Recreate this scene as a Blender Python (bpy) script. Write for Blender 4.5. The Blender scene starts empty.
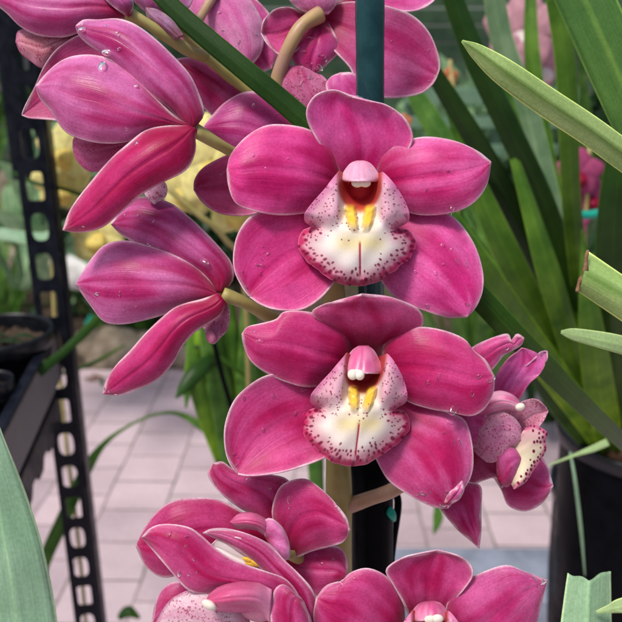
import bpy, math, random
import numpy as np
from mathutils import Vector, Matrix
random.seed(7); RNG = np.random.RandomState(11)
S = bpy.context.scene
COL = S.collection
rad = math.radians

# ------------------------------------------------------------------ camera frame
PITCH = rad(19.2); FPX = 750.0
CAM = np.array([0.0, 0.0, 1.4])
AX = np.array([1.0, 0, 0]); AF = np.array([0, math.cos(PITCH), -math.sin(PITCH)]); AU = np.array([0, math.sin(PITCH), math.cos(PITCH)])
def P(px, py, d):
    """survey point: image position and distance along the view axis -> world metres"""
    px = np.asarray(px, float); py = np.asarray(py, float); d = np.asarray(d, float)
    x = (px-311)/FPX*d; y = -(py-311)/FPX*d
    return CAM + x[..., None]*AX + y[..., None]*AU + d[..., None]*AF
def V(a): return Vector([float(q) for q in a])

# ------------------------------------------------------------------ object helpers
WORG = {}
def link(o, parent, org):
    COL.objects.link(o)
    org = np.array(org, float)
    if parent is not None:
        o.parent = parent; o.location = V(org - WORG[parent.name])
    else: o.location = V(org)
    WORG[o.name] = org
    return o
def empty(name, org, label=None, cat=None, group=None):
    o = bpy.data.objects.new(name, None); o.empty_display_size = .02
    link(o, None, org); tag(o, label, cat, group); return o
def tag(o, label=None, cat=None, group=None, kind=None):
    if label: o['label'] = label
    if cat: o['category'] = cat
    if group: o['group'] = group
    if kind: o['kind'] = kind
    return o
def mesh(name, verts, faces, mat, parent=None, org=None, smooth=True, uv=None, col=None, solid=0, bevel=0):
    verts = np.asarray(verts, float)
    if org is None: org = WORG[parent.name] if parent is not None else verts.mean(0)
    org = np.array(org, float)
    me = bpy.data.meshes.new(name)
    me.from_pydata((verts-org).tolist(), [], [list(map(int, f)) for f in faces])
    if smooth: me.polygons.foreach_set('use_smooth', [True]*len(me.polygons))
    if uv is not None:
        l = me.uv_layers.new(name='UVMap'); idx = np.zeros(len(me.loops), int); me.loops.foreach_get('vertex_index', idx)
        l.data.foreach_set('uv', np.asarray(uv, float)[idx].ravel())
    if col is not None:
        a = me.color_attributes.new('Col', 'FLOAT_COLOR', 'POINT')
        c = np.ones((len(verts), 4)); c[:, :3] = col; a.data.foreach_set('color', c.ravel())
    me.materials.append(mat); me.update()
    o = bpy.data.objects.new(name, me); link(o, parent, org)
    if solid:
        m = o.modifiers.new('thick', 'SOLIDIFY'); m.thickness = solid; m.offset = 0
    if bevel:
        m = o.modifiers.new('bevel', 'BEVEL'); m.width = bevel; m.segments = 2
    return o
def grid_faces(n, m, off=0, flip=False):
    i, j = np.meshgrid(np.arange(n-1), np.arange(m-1), indexing='ij')
    a = (i*m+j).ravel()+off
    f = np.stack([a, a+1, a+m+1, a+m], 1)
    return f[:, ::-1] if flip else f
def catmull(pts, n, closed=False):
    p = np.asarray(pts, float)
    if len(p) == 2:
        t = np.linspace(0, 1, n)[:, None]; return p[0]*(1-t)+p[1]*t
    q = np.vstack([2*p[0]-p[1], p, 2*p[-1]-p[-2]])
    out = []
    for i in range(1, len(q)-2):
        a, b, c, d = q[i-1:i+3]
        for t in np.linspace(0, 1, 14, endpoint=False):
            out.append(.5*((2*b)+(-a+c)*t+(2*a-5*b+4*c-d)*t*t+(-a+3*b-3*c+d)*t**3))
    out.append(p[-1]); out = np.array(out)
    L = np.r_[0, np.cumsum(np.linalg.norm(np.diff(out[:, :2], axis=0), axis=1)+1e-9)]
    s = np.linspace(0, L[-1], n)
    return np.stack([np.interp(s, L, out[:, k]) for k in range(out.shape[1])], 1)
def sstep(a, b, x): 
    t = np.clip((x-a)/(b-a), 0, 1); return t*t*(3-2*t)

# ------------------------------------------------------------------ materials
def nodes(name):
    m = bpy.data.materials.new(name); m.use_nodes = True
    nt = m.node_tree; return m, nt, nt.nodes['Principled BSDF']
def N(nt, t, **k):
    n = nt.nodes.new(t)
    for a, b in k.items():
        if a in n.inputs: n.inputs[a].default_value = b
        else: setattr(n, a, b)
    return n
def L(nt, a, b): nt.links.new(a, b)
def mixc(nt, fac, a, b, mode='MIX'):
    n = N(nt, 'ShaderNodeMix', data_type='RGBA', blend_type=mode)
    for i, v in ((0, fac), (6, a), (7, b)):
        if hasattr(v, 'links') or hasattr(v, 'is_linked'): L(nt, v, n.inputs[i])
        else: n.inputs[i].default_value = v if i == 0 else (*v, 1) if len(v) == 3 else v
    return n.outputs[2]
def ramp(nt, x, stops):
    n = N(nt, 'ShaderNodeValToRGB'); L(nt, x, n.inputs[0]); e = n.color_ramp.elements
    while len(e) < len(stops): e.new(.5)
    for k, (p, c) in enumerate(stops):
        e[k].position = p; e[k].color = (*c, 1) if not isinstance(c, float) else (c, c, c, 1)
    return n.outputs[0]
def mapping(nt, src, scale):
    n = N(nt, 'ShaderNodeMapping'); L(nt, src, n.inputs[0]); n.inputs['Scale'].default_value = scale; return n.outputs[0]
def bumpn(nt, h, s, d, b):
    n = N(nt, 'ShaderNodeBump', Strength=s, Distance=d); L(nt, h, n.inputs['Height']); L(nt, n.outputs[0], b.inputs['Normal']); return n

def N3(nt, x):
    n = N(nt, 'ShaderNodeMath', operation='MULTIPLY'); L(nt, x, n.inputs[0]); n.inputs[1].default_value = 1/3; return n.outputs[0]
def petal_material(name, mottle=0.0, rough=.42, trans=.25, vein=.35, grain=1.0, net=.8):
    m, nt, b = nodes(name)
    at = N(nt, 'ShaderNodeAttribute', attribute_name='Col')
    uv = N(nt, 'ShaderNodeUVMap', uv_map='UVMap').outputs[0]
    ob = N(nt, 'ShaderNodeTexCoord').outputs['Object']
    # veins: along the petal with a fine net between them
    v1 = N(nt, 'ShaderNodeTexNoise', Scale=1.0, Detail=3.0, Roughness=.6); L(nt, mapping(nt, uv, (1.6, 26, 1)), v1.inputs['Vector'])
    v2 = N(nt, 'ShaderNodeTexVoronoi', feature='DISTANCE_TO_EDGE', Scale=1.0); 
    w = N(nt, 'ShaderNodeTexNoise', Scale=3.0); L(nt, uv, w.inputs['Vector'])
    wu = N(nt, 'ShaderNodeVectorMath', operation='MULTIPLY_ADD'); L(nt, w.outputs['Color'], wu.inputs[0]); wu.inputs[1].default_value = (.06, .03, 0); L(nt, uv, wu.inputs[2])
    L(nt, mapping(nt, wu.outputs[0], (12, 26, 1)), v2.inputs['Vector'])
    r1 = ramp(nt, v1.outputs[0], [(.36, 1.0), (.56, 0.0)])
    r2 = ramp(nt, v2.outputs['Distance'], [(0.0, 1.0), (.14, 0.0)])
    blot = N(nt, 'ShaderNodeTexNoise', Scale=90.0, Detail=4.0, Roughness=.65); L(nt, ob, blot.inputs['Vector'])
    fine = N(nt, 'ShaderNodeTexNoise', Scale=1100.0, Detail=3.0, Roughness=.7); L(nt, ob, fine.inputs['Vector'])
    c = mixc(nt, 1.0, at.outputs['Color'], (1, 1, 1), 'MULTIPLY')
    f1 = N(nt, 'ShaderNodeMath', operation='MULTIPLY'); L(nt, r1, f1.inputs[0]); f1.inputs[1].default_value = vein
    c = mixc(nt, f1.outputs[0], c, (.78, .42, .62), 'MULTIPLY')
    f2 = N(nt, 'ShaderNodeMath', operation='MULTIPLY'); L(nt, r2, f2.inputs[0]); f2.inputs[1].default_value = vein*net
    c = mixc(nt, f2.outputs[0], c, (.80, .45, .62), 'MULTIPLY')
    c = mixc(nt, .75*grain, c, ramp(nt, blot.outputs[0], [(.3, (.74, .66, .70)), (.7, (1.22, 1.34, 1.28))]), 'MULTIPLY')
    c = mixc(nt, .6*grain, c, ramp(nt, fine.outputs[0], [(.3, (.78, .66, .70)), (.7, (1.20, 1.36, 1.28))]), 'MULTIPLY')
    if mottle:
        sp = N(nt, 'ShaderNodeTexVoronoi', Scale=1.0, Randomness=1.0); L(nt, mapping(nt, ob, (950, 950, 950)), sp.inputs['Vector'])
        nz = N(nt, 'ShaderNodeTexNoise', Scale=320.0); L(nt, ob, nz.inputs['Vector'])
        ad = N(nt, 'ShaderNodeMath', operation='ADD'); L(nt, sp.outputs['Distance'], ad.inputs[0]); L(nt, nz.outputs[0], ad.inputs[1])
        rr = ramp(nt, ad.outputs[0], [(.70, 1.0), (.88, 0.0)])
        f3 = N(nt, 'ShaderNodeMath', operation='MULTIPLY'); L(nt, rr, f3.inputs[0]); f3.inputs[1].default_value = mottle
        c = mixc(nt, f3.outputs[0], c, (.36, .012, .09))
    L(nt, c, b.inputs['Base Color'])
    b.inputs['Roughness'].default_value = rough
    rg = ramp(nt, blot.outputs[0], [(.3, rough-.1), (.7, rough+.14)]); L(nt, rg, b.inputs['Roughness'])
    b.inputs['Specular IOR Level'].default_value = .2
    b.inputs['Sheen Weight'].default_value = .03; b.inputs['Sheen Roughness'].default_value = .5
    b.inputs['Sheen Tint'].default_value = (1, .75, .9, 1)
    h = N(nt, 'ShaderNodeMath', operation='MULTIPLY_ADD'); L(nt, r1, h.inputs[0]); h.inputs[1].default_value = -.8 if vein else 0.0; L(nt, fine.outputs[0], h.inputs[2])
    bumpn(nt, h.outputs[0], .22, .0003, b)
    tr = N(nt, 'ShaderNodeBsdfTranslucent'); L(nt, c, tr.inputs[0])
    mx = N(nt, 'ShaderNodeMixShader'); mx.inputs[0].default_value = trans
    out = nt.nodes['Material Output']; L(nt, b.outputs[0], mx.inputs[1]); L(nt, tr.outputs[0], mx.inputs[2]); L(nt, mx.outputs[0], out.inputs[0])
    return m
def leaf_material(name, c1, c2, rough=.38, trans=.2, scale=1.0, rib=(1.3, 1.3, 1.2), ribw=.05, base=(1, 1, 1)):
    m, nt, b = nodes(name)
    uv = N(nt, 'ShaderNodeUVMap', uv_map='UVMap').outputs[0]
    ob = N(nt, 'ShaderNodeTexCoord').outputs['Object']
    n1 = N(nt, 'ShaderNodeTexNoise', Scale=1.0, Detail=4.0, Roughness=.6); L(nt, mapping(nt, uv, (1.2, 22, 1)), n1.inputs['Vector'])
    n2 = N(nt, 'ShaderNodeTexNoise', Scale=28.0*scale, Detail=5.0, Roughness=.6); L(nt, ob, n2.inputs['Vector'])
    n3 = N(nt, 'ShaderNodeTexNoise', Scale=900.0, Detail=2.0); L(nt, ob, n3.inputs['Vector'])
    c = mixc(nt, ramp(nt, n2.outputs[0], [(.3, 0.0), (.7, 1.0)]), c1, c2)
    c = mixc(nt, .6, c, ramp(nt, n1.outputs[0], [(.3, (.72, .78, .7)), (.7, (1.25, 1.2, 1.2))]), 'MULTIPLY')
    c = mixc(nt, .4, c, ramp(nt, n3.outputs[0], [(.3, (.75, .78, .7)), (.7, (1.3, 1.25, 1.3))]), 'MULTIPLY')
    sx = N(nt, 'ShaderNodeSeparateXYZ'); L(nt, uv, sx.inputs[0])
    d = N(nt, 'ShaderNodeMath', operation='SUBTRACT'); L(nt, sx.outputs[1], d.inputs[0]); d.inputs[1].default_value = .5
    a = N(nt, 'ShaderNodeMath', operation='ABSOLUTE'); L(nt, d.outputs[0], a.inputs[0])
    c = mixc(nt, 1.0, c, ramp(nt, a.outputs[0], [(0.0, rib), (ribw, (1.0, 1.0, 1.0)), (.455, (1.0, 1.0, 1.0)), (.485, (2.6, 2.2, 2.0))]), 'MULTIPLY')
    c = mixc(nt, 1.0, c, ramp(nt, N3(nt, sx.outputs[0]), [(.4, (1.0, 1.0, 1.0)), (.85, base)]), 'MULTIPLY')
    L(nt, c, b.inputs['Base Color']); b.inputs['Roughness'].default_value = rough
    b.inputs['Specular IOR Level'].default_value = .17
    bumpn(nt, n1.outputs[0], .3, .0006, b)
    tr = N(nt, 'ShaderNodeBsdfTranslucent'); L(nt, c, tr.inputs[0])
    mx = N(nt, 'ShaderNodeMixShader'); mx.inputs[0].default_value = trans
    out = nt.nodes['Material Output']; L(nt, b.outputs[0], mx.inputs[1]); L(nt, tr.outputs[0], mx.inputs[2]); L(nt, mx.outputs[0], out.inputs[0])
    return m
def plain_material(name, c1, c2, scale=60, rough=.5, metal=0, bump=.2, bd=.001, detail=5.0, coat=0, spec=.35):
    m, nt, b = nodes(name)
    ob = N(nt, 'ShaderNodeTexCoord').outputs['Object']
    n = N(nt, 'ShaderNodeTexNoise', Scale=float(scale), Detail=detail, Roughness=.62); L(nt, ob, n.inputs['Vector'])
    c = mixc(nt, ramp(nt, n.outputs[0], [(.32, 0.0), (.68, 1.0)]), c1, c2)
    L(nt, c, b.inputs['Base Color']); b.inputs['Metallic'].default_value = metal
    L(nt, ramp(nt, n.outputs[0], [(.3, max(rough-.12, .05)), (.7, min(rough+.14, 1.0))]), b.inputs['Roughness'])
    b.inputs['Coat Weight'].default_value = coat; b.inputs['Specular IOR Level'].default_value = spec
    if bump: bumpn(nt, n.outputs[0], bump, bd, b)
    return m
M = {}
M['petal'] = petal_material('orchid_petal', vein=.17, rough=.36, net=1.5)
M['back'] = petal_material('orchid_petal_underside', vein=.17, rough=.31, trans=.16, net=1.0)
M['mott'] = petal_material('orchid_lip_mottled', mottle=.7, vein=.1, grain=.7)
M['lip'] = petal_material('orchid_lip', vein=.0, rough=.34, trans=.12, grain=.18)
M['cap'] = petal_material('orchid_column', vein=.0, rough=.27, trans=.05, grain=.5)
M['anther'] = plain_material('anther_white', (.80, .70, .58), (.92, .86, .76), 300, .5, bump=.25, bd=.0004, spec=.25)
M['stem'] = plain_material('stem_olive', (.30, .27, .075), (.46, .38, .15), 55, .38, bump=.25, bd=.0008)
M['stemtan'] = plain_material('pedicel_tan', (.40, .25, .13), (.50, .33, .24), 60, .38, bump=.25, bd=.0006)
M['pedm'] = plain_material('pedicel_mauve', (.40, .20, .20), (.48, .34, .13), 45, .38, bump=.25, bd=.0006)
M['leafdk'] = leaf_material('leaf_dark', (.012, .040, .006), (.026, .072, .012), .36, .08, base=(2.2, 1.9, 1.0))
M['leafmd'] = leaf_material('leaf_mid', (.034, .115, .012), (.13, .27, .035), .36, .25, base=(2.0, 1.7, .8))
M['leafbr'] = leaf_material('leaf_bright', (.32, .50, .15), (.48, .66, .26), .4, .22, rib=(.42, .50, .34), ribw=.17)
M['leafcr'] = leaf_material('leaf_corner', (.055, .15, .035), (.12, .26, .06), .36, .2, rib=(2.0, 1.6, 1.4), ribw=.08)
M['leafpl'] = leaf_material('leaf_pale', (.34, .50, .22), (.44, .60, .30), .42, .2)
M['leafgy'] = leaf_material('leaf_greygreen', (.20, .36, .22), (.30, .46, .32), .42, .15)
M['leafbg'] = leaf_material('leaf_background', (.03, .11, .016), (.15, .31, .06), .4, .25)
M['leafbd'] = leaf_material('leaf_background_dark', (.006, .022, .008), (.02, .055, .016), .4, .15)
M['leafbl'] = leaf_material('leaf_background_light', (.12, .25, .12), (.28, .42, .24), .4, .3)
M['cut'] = plain_material('leaf_cut_brown', (.10, .04, .02), (.3, .17, .09), 300, .7)
M['stake'] = plain_material('stake_teal', (.008, .045, .055), (.014, .075, .085), 90, .28, bump=.35, bd=.0009, coat=.3)
M['black'] = plain_material('black_plastic', (.0015, .002, .003), (.0045, .005, .007), 40, .36, bump=.12, bd=.0008, spec=.03)
M['rimblack'] = plain_material('black_plastic_rim', (.004, .005, .007), (.010, .011, .016), 60, .3, bump=.12, bd=.0006, spec=.4)
M['metal'] = plain_material('black_metal', (.004, .005, .010), (.014, .016, .024), 60, .42, bump=.15, spec=.12)
M['greypl'] = plain_material('grey_plastic', (.11, .10, .10), (.20, .18, .18), 50, .5)
M['bark'] = plain_material('bark_chips', (.10, .045, .02), (.30, .15, .08), 120, .8, bump=.8, bd=.006)
M['rock'] = plain_material('rock', (.10, .075, .05), (.30, .25, .19), 9, .85, bump=.8, bd=.03)
M['rockw'] = plain_material('rock_pale', (.5, .5, .49), (.75, .74, .72), 9, .8, bump=.5, bd=.02)
M['soil'] = plain_material('soil', (.03, .02, .013), (.09, .06, .04), 12, .95, bump=.8, bd=.03)
M['teal'] = plain_material('teal_plastic', (.0, .25, .18), (.01, .36, .26), 40, .3)
M['fence'] = plain_material('fence_grey_green', (.015, .04, .02), (.07, .13, .07), 3, .8, bump=.3)
M['kerb'] = plain_material('bluegrey_concrete', (.17, .19, .24), (.27, .30, .37), 14, .75, bump=.3, bd=.003)
M['wood'] = plain_material('bench_board', (.10, .08, .06), (.2, .17, .13), 14, .7, bump=.3, bd=.003)
m, nt, b = nodes('water_drop'); b.inputs['Base Color'].default_value = (1, 1, 1, 1); b.inputs['Roughness'].default_value = .02
b.inputs['IOR'].default_value = 1.36; b.inputs['Transmission Weight'].default_value = 1; M['drop'] = m

def paver_material():
    m, nt, b = nodes('pavers')
    g = N(nt, 'ShaderNodeNewGeometry').outputs['Position']
    wv = N(nt, 'ShaderNodeTexNoise', Scale=7.0, Detail=2.0); L(nt, g, wv.inputs['Vector'])
    ma = N(nt, 'ShaderNodeVectorMath', operation='MULTIPLY_ADD'); L(nt, wv.outputs['Color'], ma.inputs[0]); ma.inputs[1].default_value = (.012, .012, 0); L(nt, g, ma.inputs[2])
    rot = N(nt, 'ShaderNodeMapping'); L(nt, ma.outputs[0], rot.inputs[0]); rot.inputs['Rotation'].default_value = (0, 0, rad(90.8)); rot.inputs['Location'].default_value = (.03, .083, 0)
    br = N(nt, 'ShaderNodeTexBrick', Scale=1.0); L(nt, rot.outputs[0], br.inputs['Vector'])
    br.inputs['Mortar Size'].default_value = .0042; br.inputs['Mortar Smooth'].default_value = .35
    br.inputs['Brick Width'].default_value = .17; br.inputs['Row Height'].default_value = .205
    br.inputs['Color1'].default_value = (.44, .345, .375, 1); br.inputs['Color2'].default_value = (.58, .455, .49, 1); br.inputs['Mortar'].default_value = (.30, .235, .24, 1)
    n = N(nt, 'ShaderNodeTexNoise', Scale=60.0, Detail=6.0, Roughness=.7); L(nt, g, n.inputs['Vector'])
    n2 = N(nt, 'ShaderNodeTexNoise', Scale=4.0, Detail=4.0); L(nt, g, n2.inputs['Vector'])
    c = mixc(nt, .5, br.outputs['Color'], ramp(nt, n.outputs[0], [(.3, (.82, .8, .8)), (.7, (1.16, 1.18, 1.18))]), 'MULTIPLY')
    c = mixc(nt, .6, c, ramp(nt, n2.outputs[0], [(.3, (.72, .69, .70)), (.7, (1.15, 1.14, 1.13))]), 'MULTIPLY')
    ms = N(nt, 'ShaderNodeTexNoise', Scale=5.0, Detail=3.0); L(nt, g, ms.inputs['Vector'])
    f = N(nt, 'ShaderNodeMath', operation='MULTIPLY'); L(nt, br.outputs['Fac'], f.inputs[0]); L(nt, ramp(nt, ms.outputs[0], [(.40, 0.0), (.66, 1.0)]), f.inputs[1])
    c = mixc(nt, f.outputs[0], c, (.13, .12, .09))
    L(nt, c, b.inputs['Base Color']); b.inputs['Roughness'].default_value = .7
    inv = N(nt, 'ShaderNodeMath', operation='MULTIPLY_ADD'); L(nt, br.outputs['Fac'], inv.inputs[0]); inv.inputs[1].default_value = -1; inv.inputs[2].default_value = 1
    bumpn(nt, inv.outputs[0], .5, .004, b)
    return m
M['paver'] = paver_material()

# ------------------------------------------------------------------ petals
PINK = (.64, .024, .19); RIM = (.95, .72, .82); DEEP = (.36, .004, .050)
DUSK = (.47, .055, .19); DUSKL = (.58, .13, .31)
def petal(name, parent, D, A, B, tip, z=(-8, -1, 0, -2), cup=-3.0, twist=0, main=PINK, deep=DEEP, hi=None, rim=RIM, mat='petal',
          ripple=.7, deepu=.45, nu=46, nv=33, label=None, rimw=2.6, mid=None, thick=.0005, seed=None):
    """A, B: the two margins from base to tip as survey points; z: relief along the midrib (mm towards viewer); cup: relief of the margins"""
    a = catmull(list(A)+[tip], nu); bb = catmull(list(B)+[tip], nu)
    u = np.linspace(0, 1, nu); u = np.sin(u*math.pi/2)**1.0*.55 + u*.45     # closer rows at the tip
    def rs(c):
        return np.stack([np.interp(u, np.linspace(0, 1, nu), c[:, k]) for k in range(2)], 1)
    a = rs(a); bb = rs(bb)
    s = np.linspace(-1, 1, nv); v = .7*np.sin(s*math.pi/2)+.3*s
    m0 = (a+bb)/2
    if mid is not None:
        mc = rs(catmull([m0[0]]+list(mid)+[tip], nu)); k = sstep(0, .1, u)[:, None]; m0 = m0*(1-k)+mc*k
    # quadratic through a, mid, b
    vv = v[None, :, None]
    q = m0[:, None]*(1-vv**2) + a[:, None]*(vv*(vv-1)/2) + bb[:, None]*(vv*(vv+1)/2)
    U, W = np.meshgrid(u, v, indexing='ij')
    zz = np.interp(U, np.linspace(0, 1, len(z)), z)
    zc = np.array(catmull([(i/(len(z)-1), q_) for i, q_ in enumerate(z)], 60)); zz = np.interp(U, zc[:, 0], zc[:, 1])
    rg = np.random.RandomState(seed if seed is not None else int(abs(tip[0]*7+tip[1]*13)) % 9999)
    env = np.sin(np.clip(U, 0, 1)*math.pi)**.4
    zz = zz + cup*(np.abs(W)**2.2)*np.sin(np.clip(U*.93+.03, 0, 1)*math.pi)**.6 + twist*W*U
    ph = rg.rand(6)*6.28
    zz = zz + ripple*(np.abs(W)**3)*env*(np.sin(U*9+ph[0]+W)+.7*np.sin(U*17+ph[1]-W*2)+.4*np.sin(U*31+ph[4]))
    zz = zz + .35*ripple*(np.sin(W*5+ph[2]+U*3)+np.sin(U*6+W*3+ph[3]))*env - .9*np.exp(-(W/.07)**2)*env*(1-U*.6)
    X = P(q[..., 0], q[..., 1], D-zz*.001)
    # distance to the margin (px) for the pale rim
    ol = np.vstack([a, bb]); qq = q.reshape(-1, 2)
    ed = np.sqrt(((qq[:, None, :]-ol[None])**2).sum(-1)).min(1)
    ed = np.minimum(ed, 60)
    Uf = U.ravel(); Wf = W.ravel()
    main = np.array(main); deep = np.array(deep); rim_ = np.array(rim)
    hi = np.array(hi) if hi is not None else np.minimum(main*1.18+np.array([.05, .075, .13]), 1)
    if mat in ('petal', 'back'): main = np.minimum(main*np.array([1.07, .72, 1.12]), .95); deep = deep*np.array([1.0, .55, .92]); hi = np.minimum(hi*np.array([1.05, 1.0, 1.16]), .95)
    nz = .5+.30*np.sin(Uf*6+ph[0]+Wf*1.5)*np.sin(Wf*3.4+ph[1])+.22*np.sin(Uf*11+ph[3]-Wf*4)*np.cos(Wf*6+Uf*4+ph[5])+.12*np.sin(Wf*17+Uf*3+ph[2])
    nz = sstep(.12, .88, nz); c = main[None]*(1-nz[:, None]*.75)+hi[None]*nz[:, None]*.75
    dk = (sstep(.55, .0, nz)*.45*sstep(1.0, .75, np.abs(Wf)))[:, None]; c = c*(1-dk)+(deep*.5+main*.5)*dk  # light and dark patches: pigment variation, plus translucency and shade put into the colour
    # silvery flush towards margins
    fl = sstep(.35, 1.0, np.abs(Wf))*.5*sstep(.1, .5, Uf); c = c*(1-fl[:, None])+hi*fl[:, None]
    kd = (1-sstep(0, deepu, Uf))[:, None]; c = c*(1-kd)+deep*kd
    rw = rimw*(.75+.5*np.sin(Uf*23+ph[2])*np.sin(Wf*3))
    base_fade = sstep(.0, .12, Uf)*(.72+.28*np.sin(Uf*8+ph[4]+Wf*2)*np.sin(Uf*21+ph[5]))
    ke = ((1-sstep(.45, 1.05, ed/np.maximum(rw, .8)))*.95*base_fade)[:, None]; c = c*(1-ke)+rim_*ke
    ke2 = ((1-sstep(0, 8, ed))*.15*base_fade)[:, None]; c = c*(1-ke2)+rim_*ke2
    o = mesh(name, X.reshape(-1, 3), grid_faces(nu, nv), M[mat], parent, org=X[0, nv//2], uv=np.stack([Uf, Wf*.5+.5], 1), col=c, solid=thick)
    if label: o['label'] = label
    return X
def tube(name, pts, radii, mat, parent=None, n=14, seg=40, org=None, wob=.0, label=None):
    """pts: world points; radii m"""
    p = catmull(np.hstack([np.array(pts), np.array(radii)[:, None]]), seg)
    # arc-length resample used only xy: good enough
    c = p[:, :3]; r = p[:, 3]
    t = np.gradient(c, axis=0); t /= np.linalg.norm(t, axis=1)[:, None]+1e-12
    ref = np.array([.3, -.9, .31]); vs = []
    for i in range(seg):
        a = np.cross(t[i], ref); 
        if np.linalg.norm(a) < .1: a = np.cross(t[i], [1, 0, 0])
        a /= np.linalg.norm(a); b2 = np.cross(t[i], a)
        for k in range(n):
            an = 2*math.pi*k/n
            rr = r[i]*(1+wob*math.sin(3*an+i*.3)+wob*math.sin(i*.9))
            vs.append(c[i]+rr*(math.cos(an)*a+math.sin(an)*b2))
    f = []
    for i in range(seg-1):
        for k in range(n): f.append((i*n+k, i*n+(k+1) % n, (i+1)*n+(k+1) % n, (i+1)*n+k))
    vs.append(c[0]); vs.append(c[-1])
    for k in range(n): f.append((seg*n, (k+1) % n, k)); f.append((seg*n+1, (seg-1)*n+k, (seg-1)*n+(k+1) % n))
    o = mesh(name, vs, f, M[mat], parent, org=org if org is not None else c[0])
    if label: o['label'] = label
    return o
def blob(name, parent, px, py, D, rx, ry, rz, mat, rot=0, col=None, shape=None, parts=None, label=None):
    """rounded body; rx, ry in survey px, rz in mm; parts: several overlapping lumps in one mesh"""
    vs = []; fs = []; cs = []
    for (qx, qy, qz, ax_, ay, az, ro) in (parts or [(px, py, 0, rx, ry, rz, rot)]):
        nu_, nv_ = 24, 20; off = len(vs)
        cr, sr = math.cos(rad(ro)), math.sin(rad(ro))
        for i in range(nu_+1):
            th = math.pi*i/nu_
            for j in range(nv_):
                ph = 2*math.pi*j/nv_
                X = math.sin(th)*math.cos(ph); Y = math.cos(th); Z = math.sin(th)*math.sin(ph)
                if shape: X, Y, Z = shape(X, Y, Z)
                x = X*ax_; y = Y*ay
                vs.append(P(qx+x*cr-y*sr, qy+x*sr+y*cr, D-(qz+Z*az)*.001))
                cs.append(col(X, Y, Z) if callable(col) else (col or (1, 1, 1)))
        for i in range(nu_):
            for j in range(nv_): fs.append((off+i*nv_+j, off+i*nv_+(j+1) % nv_, off+(i+1)*nv_+(j+1) % nv_, off+(i+1)*nv_+j))
    vs = np.array(vs)
    uv = np.zeros((len(vs), 2)); uv[:, 0] = (vs[:, 0]*31) % 1; uv[:, 1] = .3
    o = mesh(name, vs, fs, M[mat], parent, org=vs.mean(0), uv=uv, col=np.array(cs))
    if label: o['label'] = label
    return o

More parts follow.
